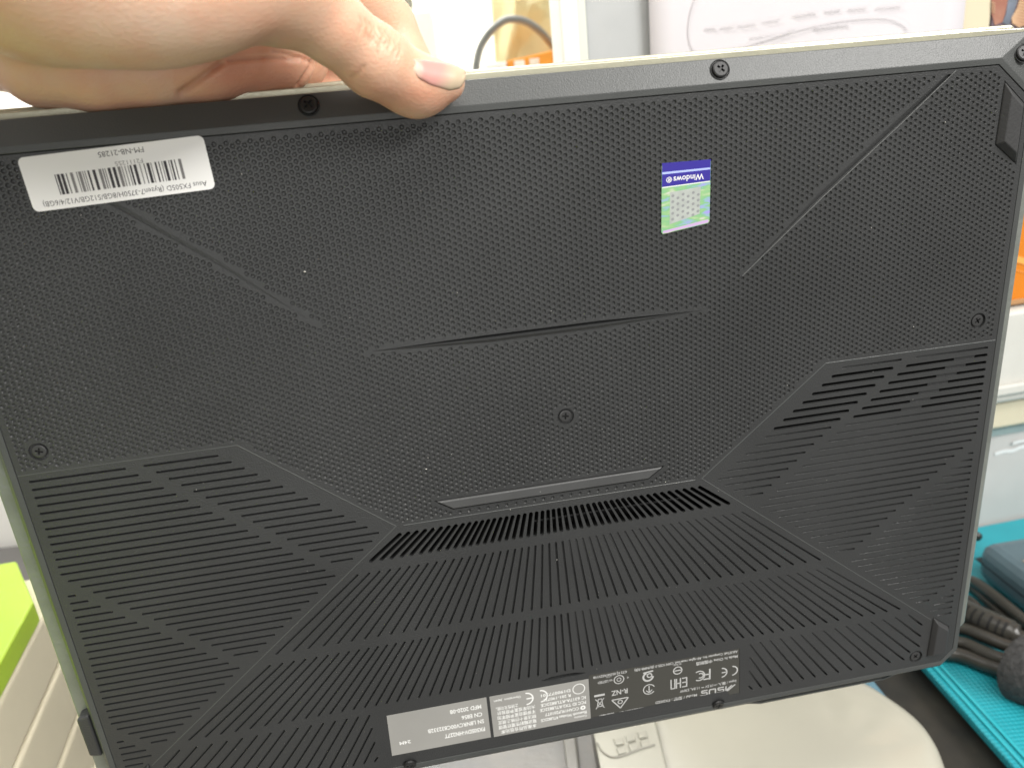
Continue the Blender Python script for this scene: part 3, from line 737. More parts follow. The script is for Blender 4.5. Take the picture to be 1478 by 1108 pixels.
# one finer level on the part the photograph shows
bm = bmesh.new(); me = bpy.data.meshes.new('hand_mesh'); me.from_pydata([lp(*p) for p in hp], [], hf.tolist())
bm.from_mesh(me); bmesh.ops.recalc_face_normals(bm, faces=bm.faces)
vis = [f for f in bm.faces if f.calc_center_median().x > -.165 and f.calc_center_median().y < .012 and f.calc_center_median().z < .145]
bmesh.ops.subdivide_edges(bm, edges=list({e for f in vis for e in f.edges}), cuts=1, use_grid_fill=True, smooth=0.6)
bm.normal_update(); bm.to_mesh(me); bm.free()
P = np.empty(len(me.vertices) * 3); me.vertices.foreach_get('co', P); P = P.reshape(-1, 3)
N = np.array([v.vector for v in me.vertex_normals])
Pm = np.stack([P[:, 0], -P[:, 2], P[:, 1]], 1) * 1000; Nm = np.stack([N[:, 0], -N[:, 2], N[:, 1]], 1)
# projected position (as a way to trace the creases on the skin) and facing side
cq = Pm @ RL.T + TL * 1000; uu = PW / 2 + FPX * cq[:, 0] / cq[:, 2]; vv = PH / 2 + FPX * cq[:, 1] / cq[:, 2]
camL = -RL.T @ (TL * 1000); facing = ((camL - Pm) * Nm).sum(1) > 0
front = facing & (Pm[:, 2] < 8)
palm = facing & (Pm[:, 2] > -6) & (vv > 66) & (uu > 250) & (uu < 505)
disp = np.zeros(len(P)); line = np.zeros(len(P))
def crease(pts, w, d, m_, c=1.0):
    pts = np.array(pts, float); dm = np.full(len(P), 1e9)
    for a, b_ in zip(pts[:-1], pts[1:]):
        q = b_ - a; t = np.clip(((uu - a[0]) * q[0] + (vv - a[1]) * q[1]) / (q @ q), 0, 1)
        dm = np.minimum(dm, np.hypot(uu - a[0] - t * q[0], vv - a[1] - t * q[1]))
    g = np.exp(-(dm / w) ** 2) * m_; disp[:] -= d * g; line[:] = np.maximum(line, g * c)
rc = random.Random(5)
for x in (520, 527, 534, 541, 548, 555, 562, 569, 577):
    y0 = 20 + (x - 520) * .72; jit = rc.uniform(-2, 2)
    crease([(x, y0 + 3), (x + jit + 3, y0 + 13), (x - 2 + jit, y0 + 23 + rc.uniform(-3, 6))], 1.8, .28, front, .5)
for a in ([(545, 50), (553, 62), (560, 60)], [(540, 56), (548, 68), (546, 78)], [(556, 44), (566, 56), (561, 68)], [(549, 40), (556, 52)], [(530, 48), (536, 64)]):
    crease(a, 2.0, .30, front, .6)
crease([(524, 96), (516, 106), (508, 112)], 3.2, .22, front, .35)
crease([(318, 92), (300, 106), (262, 134)], 6, 1.3, facing & (Pm[:, 2] > -4), .75)
crease([(395, 74), (430, 82), (452, 90)], 3, .8, palm, .7)
crease([(452, 92), (440, 110), (430, 124)], 2.6, .9, palm, .8)
crease([(330, 88), (380, 84), (430, 86)], 3, .8, palm, .5)
disp += facing * .10 * np.sin(uu * .9 + 3 * np.sin(vv * .21)) * np.exp(-((uu - 545) / 50) ** 2) * np.exp(-((vv - 60) / 40) ** 2)
# broad puffiness of the ball of the thumb
Pm = Pm + Nm * disp[:, None]
me.vertices.foreach_set('co', np.stack([Pm[:, 0], Pm[:, 2], -Pm[:, 1]], 1).ravel() * .001)
# skin colour: blotchy, redder in the palm's hollow and the pad of the thumb, shade of the creases painted darker
base = np.array([.74, .475, .33]); red = np.array([.62, .27, .17]); warm = np.array([.72, .42, .265]); pale = np.array([.75, .54, .41])
def blob(u, v, ru, rv): return np.exp(-((uu - u) / ru) ** 2 - ((vv - v) / rv) ** 2)
nz_ = (np.sin(Pm[:, 0] * .31 + 2 * np.sin(Pm[:, 1] * .27)) + np.sin(Pm[:, 1] * .53 + Pm[:, 2] * .4 + 1.3 * np.sin(Pm[:, 0] * .2))) * .25 + .5
c = base + (warm - base) * (.35 * nz_)[:, None]
def mixc(c, col, w): return c + (col - c) * np.clip(w, 0, 1)[:, None]
c = mixc(c, pale, blob(220, 40, 130, 45) * .8 * front)  # pale highlight on the ball of the thumb, put into the colour
c = mixc(c, red, blob(595, 140, 75, 24) * .6 * front); c = mixc(c, red, (blob(360, 110, 90, 40) * .8) * palm)
c = mixc(c, np.array([.72, .46, .29]), blob(110, 125, 90, 30) * .5)
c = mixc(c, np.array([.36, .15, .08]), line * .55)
ca = me.color_attributes.new('skin', 'FLOAT_COLOR', 'POINT'); ca.data.foreach_set('color', np.concatenate([c, np.ones((len(c), 1))], 1).ravel())
me.shade_smooth(); skin = mat_attr('skin', 'skin', .46, bump=.2, bscale=1300, sss=.22); me.materials.append(skin)
nt = skin.node_tree; bs = nt.nodes['Principled BSDF']; at = next(n for n in nt.nodes if n.type == 'ATTRIBUTE'); b1 = next(n for n in nt.nodes if n.type == 'BUMP'); tc = nt.nodes.new('ShaderNodeTexCoord')
vo = nt.nodes.new('ShaderNodeTexVoronoi'); vo.feature = 'DISTANCE_TO_EDGE'; vo.inputs['Scale'].default_value = 620
mp = nt.nodes.new('ShaderNodeMapping'); mp.inputs['Rotation'].default_value = (0, .6, 0); mp.inputs['Scale'].default_value = (.55, 1, 1.25)
nt.links.new(tc.outputs['Object'], mp.inputs[0]); nt.links.new(mp.outputs[0], vo.inputs['Vector'])
mr = nt.nodes.new('ShaderNodeMapRange'); mr.inputs[2].default_value = .22; nt.links.new(vo.outputs['Distance'], mr.inputs[0])
b2 = nt.nodes.new('ShaderNodeBump'); b2.inputs['Strength'].default_value = .13; b2.inputs['Distance'].default_value = .0003
nt.links.new(mr.outputs[0], b2.inputs['Height']); nt.links.new(b1.outputs[0], b2.inputs['Normal']); nt.links.new(b2.outputs[0], bs.inputs['Normal'])
n3 = nt.nodes.new('ShaderNodeTexNoise'); n3.inputs['Scale'].default_value = 110; n3.inputs['Detail'].default_value = 6; nt.links.new(tc.outputs['Object'], n3.inputs['Vector'])
r3 = nt.nodes.new('ShaderNodeMapRange'); r3.inputs[1].default_value = .38; r3.inputs[2].default_value = .68; r3.inputs[4].default_value = .55; nt.links.new(n3.outputs['Fac'], r3.inputs[0])
mx = nt.nodes.new('ShaderNodeMix'); mx.data_type = 'RGBA'; mx.blend_type = 'MULTIPLY'; mx.inputs[7].default_value = (1.0, .80, .74, 1)
nt.links.new(r3.outputs[0], mx.inputs[0]); nt.links.new(at.outputs['Color'], mx.inputs[6]); nt.links.new(mx.outputs[2], bs.inputs['Base Color'])
hand = root('hand', 'bare hand reaching in at the upper left, thumb pressing on the laptop edge', 'hand', mw=M_LAP)
ho = link(bpy.data.objects.new('palm_and_fingers', me), hand)
# thumb nail: a curved plate wrapped round the far side of the thumb
ax = frame(tdir, (0, -1, -.25)); nb0 = L3(600, 112, -8.5)
nailm = mat_attr('nail', 'nail', .42, sss=.1, coat=.0)
V, F, CC = [], [], []
nu, nv = 26, 18
for i in range(nu + 1):
    s = i / nu
    for j in range(nv + 1):
        t = j / nv * 2 - 1
        u0 = 598 + s * 74 - 3 * t * t * (1 - s) + (7 * (1 - t * t) * (s > .8) * (s - .8) * 5 if 0 else 0)
        # outline in the photograph: upper and lower borders of the plate
        top = np.interp(s, [0, .3, .6, .85, 1], [85.5, 88, 91, 96, 103]); bot = np.interp(s, [0, .1, .35, .7, .9, 1], [99, 112, 123, 130.5, 127, 114])
        v0 = (top + bot) / 2 + t * (bot - top) / 2
        bulge = 1.0 - abs(t) ** 2.2
        zz = -9.5 - 4.6 * (.5 + .5 * np.clip((t + 1) / 1.3, 0, 1)) - 1.2 * bulge + 3.4 * s
        p = L3(u0, v0, zz); V.append(p)
        pink = np.array([.62, .29, .25]); free = np.array([.58, .44, .30]); lun = np.array([.66, .46, .34])
        cc = lun + (pink - lun) * np.clip((s - .04) / .16, 0, 1); cc = cc + (free - cc) * np.clip((s - .48 + .10 * t) / .30, 0, 1); CC.append(cc)
# drop the plate onto the skin along the line of sight, just proud of it
from mathutils.bvhtree import BVHTree
bvh = BVHTree.FromPolygons([tuple(p) for p in Pm], [tuple(p.vertices) for p in me.polygons])
co = Vector(camL); off = []
for k, p in enumerate(V):
    d = (Vector(p) - co).normalized(); hit = bvh.ray_cast(co, d)
    s = (k // (nv + 1)) / nu; t = (k % (nv + 1)) / nv * 2 - 1
    off.append((hit[0] - co).length if hit[0] is not None else None)
D = np.array([o if o is not None else np.nan for o in off]).reshape(nu + 1, nv + 1)
for i in range(nu + 1):
    r = D[i]; g = np.where(~np.isnan(r))[0]
    if len(g): D[i] = np.interp(np.arange(nv + 1), g, r[g]) 
for i in range(1, nu + 1):
    if np.isnan(D[i]).any(): D[i] = D[i - 1] + .35
for _ in range(6): D[1:-1, 1:-1] = (D[1:-1, 1:-1] * 2 + D[:-2, 1:-1] + D[2:, 1:-1] + D[1:-1, :-2] + D[1:-1, 2:]) / 6
for k, p in enumerate(V):
    i, j = divmod(k, nv + 1); s = i / nu; t = j / nv * 2 - 1
    d = (Vector(p) - co).normalized(); q = co + d * (D[i, j] + .25 - (.55 + .35 * (1 - t * t)) * min(1, s * 6 + .05) * min(1, (1 - abs(t)) * 5 + .35)); V[k] = (q.x, q.y, q.z)
F = [(i * (nv + 1) + j, i * (nv + 1) + j + 1, (i + 1) * (nv + 1) + j + 1, (i + 1) * (nv + 1) + j) for i in range(nu) for j in range(nv)]
no = lmesh('thumb_nail', V, F, nailm, hand, smooth=True)
ca = no.data.color_attributes.new('nail', 'FLOAT_COLOR', 'POINT'); ca.data.foreach_set('color', np.concatenate([np.array(CC), np.ones((len(CC), 1))], 1).ravel())
so = no.modifiers.new('plate', 'SOLIDIFY'); so.thickness = .0003; so.offset = 0

# ------------------------------------------------------------------ the place
TZ = 0.75
def wmesh(name, V, F, m, parent=None, smooth=False, fix=True):
    o = mesh(name, V, F, m, parent, smooth)
    return recalc(o) if fix else o
def prism(name, P, z0, z1, m, parent=None, bw=0.0, top=None):
    n = len(P); V = [(x, y, z0) for x, y in P] + [(x, y, z1) for x, y in (top or P)]
    F = [tuple(range(n))[::-1], tuple(range(n, 2 * n))] + [(i, (i + 1) % n, n + (i + 1) % n, n + i) for i in range(n)]
    o = wmesh(name, V, F, m, parent); return bevel(o, bw, 3) if bw else o
def struct(o): o['kind'] = 'structure'; return o
# wall board: vertical plane, right side a little farther away
YAW = R(8); _w = on_z(1460, 746, .802); W0 = Vector((0.0, _w.y - math.tan(YAW) * _w.x, 0)); WX = Vector((math.cos(YAW), math.sin(YAW), 0)); WN = Vector((-math.sin(YAW), math.cos(YAW), 0)) * -1
def wl(u, v, off=0.0):
    """photograph pixel -> (s, z) on the board plane moved off metres towards the viewer"""
    p = on_pl(u, v, W0 + WN * off, WN); return ((p - W0).dot(WX), p.z)
def wbox(name, s0, s1, z0, z1, o0, o1, m, parent=None, bw=.001):
    V = []
    for o in (o0, o1):
        for s, z in ((s0, z0), (s1, z0), (s1, z1), (s0, z1)): V.append(W0 + WX * s + WN * o + Vector((0, 0, z)))
    F = [(0, 1, 2, 3), (4, 5, 6, 7), (0, 1, 5, 4), (1, 2, 6, 5), (2, 3, 7, 6), (3, 0, 4, 7)]
    o = wmesh(name, V, F, m, parent); return bevel(o, bw, 2) if bw else o
m_floor = mat('floor', (.10, .095, .09), .5, .1, 8)
struct(wmesh('floor', [(-3, -2, 0), (3, -2, 0), (3, 3, 0), (-3, 3, 0)], [(0, 1, 2, 3)], m_floor))
struct(wmesh('wall', [(-3, 1.75, 0), (3, 1.75, 0), (3, 1.75, 2.7), (-3, 1.75, 2.7)], [(0, 1, 2, 3)], mat('white_wall', (.80, .79, .75), .7, .03, 4)))
desk = root('desk', 'grey office desk crowded with things behind the laptop', 'desk')
desk.location = (0, .5, 0)
dm = mat('desk_top', (.16, .155, .15), .45, .15, 12)
d0 = prism('desk_top', [(-.95, -.42), (1.25, -.42), (1.25, .29), (-.95, .29)], TZ - .03, TZ, dm, desk, .002)
for x, y in ((-.9, -.38), (1.2, -.38), (-.9, .24), (1.2, .24)):
    prism('leg', [(x - .02, y - .02), (x + .02, y - .02), (x + .02, y + .02), (x - .02, y + .02)], 0, TZ - .0302, mat('desk_leg', (.1, .1, .1), .4), desk, .002)

# desk screen with its posts, rails and lower panel
grey = mat('screen_fabric', (.41, .42, .422), .7, .03, 60, .1, 900)
white = mat('white_frame', (.80, .79, .74), .4, .02, 20)
scr = root('desk_screen', 'pale grey desk screen with a white frame, behind the laptop', 'partition'); 
sx0, _ = wl(846, 40); 
_, zr0 = wl(1460, 437); _, zr1 = wl(1460, 566); _, zr2 = wl(1460, 606); _, zb = wl(1460, 743)
wbox('panel', sx0, 1.0, zr0 + .002, 1.75, -.012, 0, grey, scr)
a, _ = wl(803, 40); b_, _ = wl(829, 40); c_, _ = wl(836, 40)
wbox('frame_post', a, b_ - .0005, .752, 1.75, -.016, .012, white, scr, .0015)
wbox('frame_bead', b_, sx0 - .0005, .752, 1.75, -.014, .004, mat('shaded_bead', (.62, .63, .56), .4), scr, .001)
cream = mat('cream_rail', (.55, .54, .50), .45, .04, 30)
wbox('rail', sx0, 1.0, zr1, zr0 - .001, -.012, .016, cream, scr, .003)
wbox('rail', sx0, 1.0, zr1 + .008, zr1 + .016, .0165, .020, cream, scr, .0015)
wbox('rail', sx0, 1.0, zr2, zr1 - .002, -.012, .010, mat('yellowed_rail', (.55, .50, .37), .45, .05, 30), scr, .002)
lowm = mat('scuffed_panel', (.44, .432, .42), .5, .06, 18, .1, 300)
wbox('lower_panel', sx0, 1.0, .7515, zr2 - .001, -.012, .002, lowm, scr)
_, zt = wl(1460, 622)
wbox('stripe', sx0, 1.0, zt, zr2 - .0015, .0022, .0032, mat('grey_green_stripe', (.25, .32, .32), .5, .1, 40), scr, 0)
smg = mat('chalky_scuff', (.62, .64, .64), .7)


# sheet of paper on the screen, written on the far side
def wsheet(name, s0, s1, z0, z1, off, m, label, cat, curl=0.003, th=.0003):
    nx, nz_ = 14, 14; V, F = [], []
    for i in range(nx + 1):
        for j in range(nz_ + 1):
            s = s0 + (s1 - s0) * i / nx; z = z0 + (z1 - z0) * j / nz_
            o = off + curl * (math.sin(i * .9 + j * .3) * .3 + .5 * (2 * i / nx - 1) ** 2)
            V.append(W0 + WX * s + WN * o + Vector((0, 0, z)))
    F = [(i * (nz_ + 1) + j, (i + 1) * (nz_ + 1) + j, (i + 1) * (nz_ + 1) + j + 1, i * (nz_ + 1) + j + 1) for i in range(nx) for j in range(nz_)]
    o = mesh(name, V, F, m, None, True); s_ = o.modifiers.new('thickness', 'SOLIDIFY'); s_.thickness = th
    return tag(o, label, cat) if label else o
s0, zt0 = wl(936, 40, .004); s1, _ = wl(1388, 30, .004); _, z0 = wl(1160, 130, .004)
papm = mat('paper', (.60, .57, .59), .8, .025, 14)
pap = root('paper_sheet', 'white sheet of paper taped on the grey desk screen, faint writing through it', 'paper')
q = wsheet('sheet', s0, s1, z0, z0 + .25, .004, papm, None, None); q.parent = pap
fm = mat('faint_pen', (.578, .551, .571), .8)
def wcurve(name, pts, w, off, m, parent):
    V, F = [], []
    P_ = [Vector(wl(u, v, off)) for u, v in pts]
    for i, p in enumerate(P_):
        d = (P_[min(i + 1, len(P_) - 1)] - P_[max(i - 1, 0)]).normalized(); n = Vector((-d.y, d.x)) * w
        for sgn in (1, -1):
            q = p + n * sgn; V.append(W0 + WX * q.x + WN * off + Vector((0, 0, q.y)))
    F = [(2 * i, 2 * i + 1, 2 * i + 3, 2 * i + 2) for i in range(len(P_) - 1)]
    return mesh(name, V, F, m, parent)
def spl(P_, n=10):
    out = []
    for i in range(len(P_) - 1):
        p0, p1, p2, p3 = [np.array(P_[max(0, min(len(P_) - 1, k))], float) for k in (i - 1, i, i + 1, i + 2)]
        for t in np.linspace(0, 1, n, endpoint=False):
            out.append(.5 * ((2 * p1) + (p2 - p0) * t + (2 * p0 - 5 * p1 + 4 * p2 - p3) * t * t + (3 * p1 - p0 - 3 * p2 + p3) * t ** 3))
    out.append(np.array(P_[-1], float)); return out
wcurve('scuff_mark', spl([(1436, 655), (1450, 651), (1462, 650), (1474, 645), (1490, 642)]), .0016, .0026, smg, scr)
wcurve('scuff_mark', spl([(1462, 640), (1472, 637), (1490, 634)]), .0012, .0040, smg, scr)
wcurve('pen_loop', spl([(1008, -10), (998, 20), (995, 50), (1003, 72), (1030, 74), (1090, 60), (1160, 40), (1230, 27), (1285, 23), (1310, 32), (1314, 44), (1308, 56)]), .0004, .0067, fm, pap)
for k, (u, v, w) in enumerate(((1020, 40, 20), (1045, 37, 22), (1072, 33, 30), (1108, 27, 26), (1150, 20, 34), (1195, 15, 24), (1228, 12, 30), (1270, 9, 40), (1090, 50, 60), (1180, 40, 50))):
    pts = []
    for i in range(int(w / 2)): pts.append((u + i * 2, v - i * .25 + 3.2 * math.sin(i * 2.3 + k)))
    wcurve('faint_writing', pts, .0004, .0067, fm, pap)
# cream card behind it and a colour postcard
s2, _ = wl(1429, 30, .002); _, z2 = wl(1400, 100)
tag(wbox('cream_card', s1 - .03, s2, z2, z2 + .21, .0005, .0015, mat('cream_card', (.60, .53, .38), .7, .02, 20), None, 0), 'cream strip of card between white paper and the colour postcard', 'card')
pc = root('postcard', 'colour postcard with a red and dark painted picture, at the top right corner', 'postcard')
s3, zz3 = wl(1430, 46, .002); 
q = wbox('card', s3, s3 + .10, zz3, zz3 + .15, .0005, .0018, mat('postcard_dark', (.06, .055, .07), .5, .4, 30, col2=(.16, .10, .12)), pc, 0)
def wpoly(name, pts, off, m, parent):
    return mesh(name, [W0 + WX * s + WN * off + Vector((0, 0, z)) for s, z in [wl(u, v, off) for u, v in pts]], [tuple(range(len(pts)))], m, parent)
pr_ = mat('painted_red', (.26, .08, .05), .5, .4, 60, col2=(.36, .18, .12)); pcx = mat('painted_cream', (.55, .36, .21), .5, .3, 90, col2=(.48, .27, .16)); pgr = mat('painted_grey', (.13, .15, .19), .5, .4, 50)
wpoly('painted_patch', [(1431, -5), (1456, -5), (1451, 20), (1447, 32), (1436, 37), (1431, 20)], .0021, pr_, pc)
wpoly('painted_patch', [(1456, -5), (1471, -5), (1463, 20), (1456, 38), (1447, 33), (1452, 20)], .0022, pgr, pc)
wpoly('painted_patch', [(1473, -5), (1490, -5), (1490, 34), (1471, 40), (1461, 34), (1460, 26), (1468, 12)], .0023, pcx, pc)
br_ = mat('painted_brown', (.38, .2, .1), .5)
for k in range(9):
    y = -2 + k * 4.4; wpoly('painted_line', [(1463 + 2 * (k % 2), y + 1), (1478, y + 3.4), (1486, y + 6), (1478, y + 4.6)], .0025, br_, pc)
for k in range(5):
    y = 3 + k * 3.4; wpoly('painted_line', [(1431, y), (1437, y + 2), (1436, y + 3.2), (1431, y + 1.4)], .0025, pcx, pc)
# orange sheet in a clear sleeve
s4, _ = wl(1380, 300); _, z4 = wl(1466, 434)
og = root('orange_folder', 'orange sheet standing on the cream rail at the right edge', 'folder')
_, zo_ = wl(1466, 170)
wbox('sheet', s4, s4 + .2, zr0 + .0012, zo_, .003, .0065, mat('orange_card', (.62, .19, .010), .3, .08, 20), og, .001)
wbox('shadow_line', s4, s4 + .2, zr0 + .0011, zr0 + .005, .007, .0085, mat('shadow_brown', (.40, .22, .10), .25), og, .0005)  # brown strip stands in for the thin shadow line above the rail
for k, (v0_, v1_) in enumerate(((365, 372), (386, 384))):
    wpoly('painted_shine', [(1455, v0_), (1485, v0_ + 9), (1485, v1_ + 12), (1455, v1_ + 3)], .0071, mat('pale_orange', (.86, .36, .08), .25), og)  # shine on the clear sleeve, painted as paler orange strips

# ------------------------------------------------------------------ things on the desk, right side
teal = mat('turquoise_leatherette', (.016, .30, .36), .42, .06, 40)
nt = teal.node_tree; bs = nt.nodes['Principled BSDF']; tc = nt.nodes.new('ShaderNodeTexCoord')
w1 = nt.nodes.new('ShaderNodeTexWave'); w1.inputs['Scale'].default_value = 110; w1.bands_direction = 'X'; w2 = nt.nodes.new('ShaderNodeTexWave'); w2.inputs['Scale'].default_value = 110; w2.bands_direction = 'Y'
ad = nt.nodes.new('ShaderNodeMath'); ad.operation = 'ADD'; bp = nt.nodes.new('ShaderNodeBump'); bp.inputs['Strength'].default_value = .5; bp.inputs['Distance'].default_value = .0006
for w in (w1, w2): nt.links.new(tc.outputs['Object'], w.inputs[0])
nt.links.new(w1.outputs['Fac'], ad.inputs[0]); nt.links.new(w2.outputs['Fac'], ad.inputs[1]); nt.links.new(ad.outputs[0], bp.inputs['Height']); nt.links.new(bp.outputs[0], bs.inputs['Normal'])
zf = TZ + .052
e0 = on_z(1338, 965, zf); e1 = on_z(1465, 1108, zf); dd = (e1 - e0).normalized(); pp = Vector((-dd.y, dd.x, 0));
if pp.x < 0: pp = -pp
fo = root('turquoise_folder', 'turquoise textured folder lying flat under the charger and its cables', 'folder')
q0 = e0 - dd * .19; q1 = e1 + dd * .08
P_ = [q0, q1, q1 + pp * .34, q0 + pp * .34]
def clipw(L):
    out = []
    f_ = lambda p: (p - W0).dot(WN) - .004
    for i, p in enumerate(L):
        q = L[(i + 1) % len(L)]; a, b_ = f_(p), f_(q)
        if a >= 0: out.append(p)
        if (a >= 0) != (b_ >= 0): out.append(p.lerp(q, a / (a - b_)))
    return out
loc = lambda L: [(p.x, p.y) for p in clipw(L)]
prism('cover', loc(P_), zf - .003, zf, teal, fo, .001)
st_ = mat('turquoise_edge', (.018, .36, .42), .35)
for k in (.004, .0085):
    prism('stitched_edge', loc([q0 + pp * k, q1 + pp * k, q1 + pp * (k + .0022), q0 + pp * (k + .0022)]), zf + .0002, zf + .0012, st_, fo, .0004)
prism('lower_cover', loc([q0 + pp * .004 + dd * .002, q1 + pp * .004, q1 + pp * .338, q0 + pp * .338]), zf - .011, zf - .008, teal, fo, .0006)
prism('page_block', loc([q0 + pp * .008 + dd * .004, q1 + pp * .008, q1 + pp * .335, q0 + pp * .335]), zf - .0078, zf - .0032, mat('page_block', (.5, .5, .48), .8), fo)
# black case beneath it
bk = mat('black_nylon', (.012, .012, .011), .55, .3, 40, .5, 900, col2=(.03, .027, .02))
bc = [on_z(u, v, TZ + .038) for u, v in ((1270, 900), (1240, 985), (1392, 1145), (1560, 1220))]
P_ = [bc[0] - dd * .08, bc[1], bc[2], bc[2] + pp * .3, bc[0] + pp * .3]
o = prism('black_case', loc([bc[1] - dd * .12, bc[1] + dd * .22, bc[1] + dd * .22 + pp * .33, bc[1] - dd * .12 + pp * .33]), TZ + .004, TZ + .038, bk, None, .006)
tag(o, 'black padded case lying under the turquoise folder', 'case')
bl_ = [on_z(u, v, TZ + .0455) for u, v in ((1228, 985), (1262, 980), (1330, 1062), (1318, 1068))]
bd = (bl_[2] - bl_[1]).normalized(); bpn = Vector((bd.y, -bd.x, 0)); 
if bpn.x > 0: bpn = -bpn
x0_ = bl_[1]
o = prism('blue_notebook', loc([x0_ - bd * .10, x0_ + bd * .16, x0_ + bd * .16 + bpn * .12, x0_ - bd * .10 + bpn * .12]), TZ + .0385, TZ + .0455, mat('grey_blue_cover', (.10, .20, .26), .4, .15, 30), None, .003)
tag(o, 'grey blue notebook edge between the white cushion and the black case', 'notebook')

# charger brick
ch = root('charger', 'grey blue laptop charger brick lying on the turquoise folder', 'charger')
cm = mat('charger_plastic', (.08, .125, .15), .28, .15, 25, .3, 1200)
zc = zf + .0005
f0 = on_z(1404, 826, zc + .003); f1 = on_z(1478, 886, zc + .003); cd = (f1 - f0).normalized(); cp = Vector((-cd.y, cd.x, 0));
if cp.y < 0: cp = -cp
P_ = [f0 + cp * .001, f0 + cd * .15, f0 + cd * .15 + cp * .066, f0 + cp * .066]
o = prism('shell', loc(P_), zc, zc + .030, cm, ch, .009)
o2 = prism('seam_band', loc([f0 - cd * .0004 - cp * .0004 + cp * .001, f0 + cd * .1504 - cp * .0004, f0 + cd * .1504 + cp * .0664, f0 - cd * .0004 + cp * .0664]), zc + .0148, zc + .0154, mat('seam_black', (.01, .015, .02), .5), ch)
o3 = prism('label_plate', loc([f0 + cd * .03 + cp * .012, f0 + cd * .14 + cp * .012, f0 + cd * .14 + cp * .058, f0 + cd * .03 + cp * .058]), zc + .0302, zc + .0306, mat('brown_label', (.30, .24, .18), .4, .2, 60), ch)

def tube(name, pts, r, m, parent=None, n=12, caps=True):
    pts = [Vector(p) for p in pts]; V, F = [], []
    rs = r if isinstance(r, (list, tuple)) else [r] * len(pts)
    up = Vector((0, 0, 1))
    for i, p in enumerate(pts):
        d = (pts[min(i + 1, len(pts) - 1)] - pts[max(i - 1, 0)]).normalized(); a = d.cross(up)
        if a.length < .1: a = d.cross(Vector((1, 0, 0)))
        a.normalize(); b_ = a.cross(d)
        for k in range(n):
            t = 2 * math.pi * k / n; V.append(p + (a * math.cos(t) + b_ * math.sin(t)) * rs[i])
    F = [(i * n + k, i * n + (k + 1) % n, (i + 1) * n + (k + 1) % n, (i + 1) * n + k) for i in range(len(pts) - 1) for k in range(n)]
    if caps: F += [tuple(range(n))[::-1], tuple((len(pts) - 1) * n + k for k in range(n))]
    return wmesh(name, V, F, m, parent, True)
def zpath(L): return [Vector(p) for p in spl([tuple(on_z(u, v, z)) for u, v, z in L], 8)]
cab = mat('cable_rubber', (.030, .028, .023), .34, .1, 80)
tube('plug_neck', zpath([(1384, 748, zf + .012), (1398, 764, zf + .015), (1412, 775, zf + .016)]), [.0022] * 8 + [.0034] * 8 + [.0034], cab, ch)
cl = [
    ('upper thin cable curving under the charger brick', [(1330, 800, zf + .005), (1385, 832, zf + .006), (1410, 842, zf + .010), (1445, 868, zf + .012), (1490, 905, zf + .012), (1560, 960, zf + .012)], .0042),
    ('thinnest cable looping between the upper cable and the ribbed plug', [(1340, 850, zf + .004), (1388, 860, zf + .004), (1404, 868, zf + .006), (1425, 888, zf + .004), (1470, 920, zf + .004), (1540, 960, zf + .006)], .0026),
    ('cable just below the ribbed plug sleeve, topmost of three', [(1330, 900, zf + .006), (1385, 906, zf + .010), (1420, 918, zf + .013), (1455, 932, zf + .014), (1540, 955, zf + .014)], .0042),
    ('middle cable of the three below the ribbed plug', [(1330, 925, zf + .005), (1385, 927, zf + .007), (1420, 941, zf + .010), (1452, 952, zf + .012), (1540, 975, zf + .012)], .0042),
    ('short cable crossing behind the ribbed plug sleeve', [(1345, 868, zf + .003), (1395, 874, zf + .003), (1440, 892, zf + .003), (1500, 925, zf + .003)], .0036),
    ('cable running tight along the underside of the charger brick', [(1340, 815, zf + .004), (1392, 838, zf + .004), (1440, 880, zf + .004), (1500, 930, zf + .004), (1560, 970, zf + .004)], .0040),
    ('lowest cable of the bundle, next to the bare turquoise cover', [(1320, 940, zf + .004), (1380, 944, zf + .005), (1420, 958, zf + .006), (1450, 968, zf + .008), (1540, 1000, zf + .010)], .0046),
]
for lab_, pts, r in cl:
    o = tube('cable', zpath(pts), r, cab); tag(o, lab_, 'cable', 'cables bundled on the turquoise folder')
# ribbed strain relief
rb = root('ribbed_plug', 'ribbed black plug sleeve among the cables right of the laptop', 'plug')
pts = zpath([(1372, 872, zf + .010), (1396, 884, zf + .013), (1430, 900, zf + .016), (1462, 914, zf + .016), (1480, 921, zf + .016)])
tube('sleeve', pts, [.0085] * (len(pts) - 9) + [.0075] * 3 + [.004] * 6, cab, rb, 16)
i0 = 9
for k in range(7):
    t = 8 + k * 2.25; i = int(t); f_ = t - i; p = pts[i].lerp(pts[i + 1], f_); d = (pts[i + 1] - pts[i]).normalized()
    a = (C0 - p).normalized(); a = (a - d * a.dot(d)).normalized(); s_ = a.cross(d)
    V = []
    for w in (-.0008, .0008):
        for h in np.linspace(-.55, .65, 7): V.append(p + d * w + (a * math.cos(h) + s_ * math.sin(h)) * .00865)
    F = [(j, j + 1, 8 + j, 7 + j) for j in range(6)]
    o = wmesh('slit', V, F, M['dark'], rb); q = o.modifiers.new('t', 'SOLIDIFY'); q.thickness = .0003
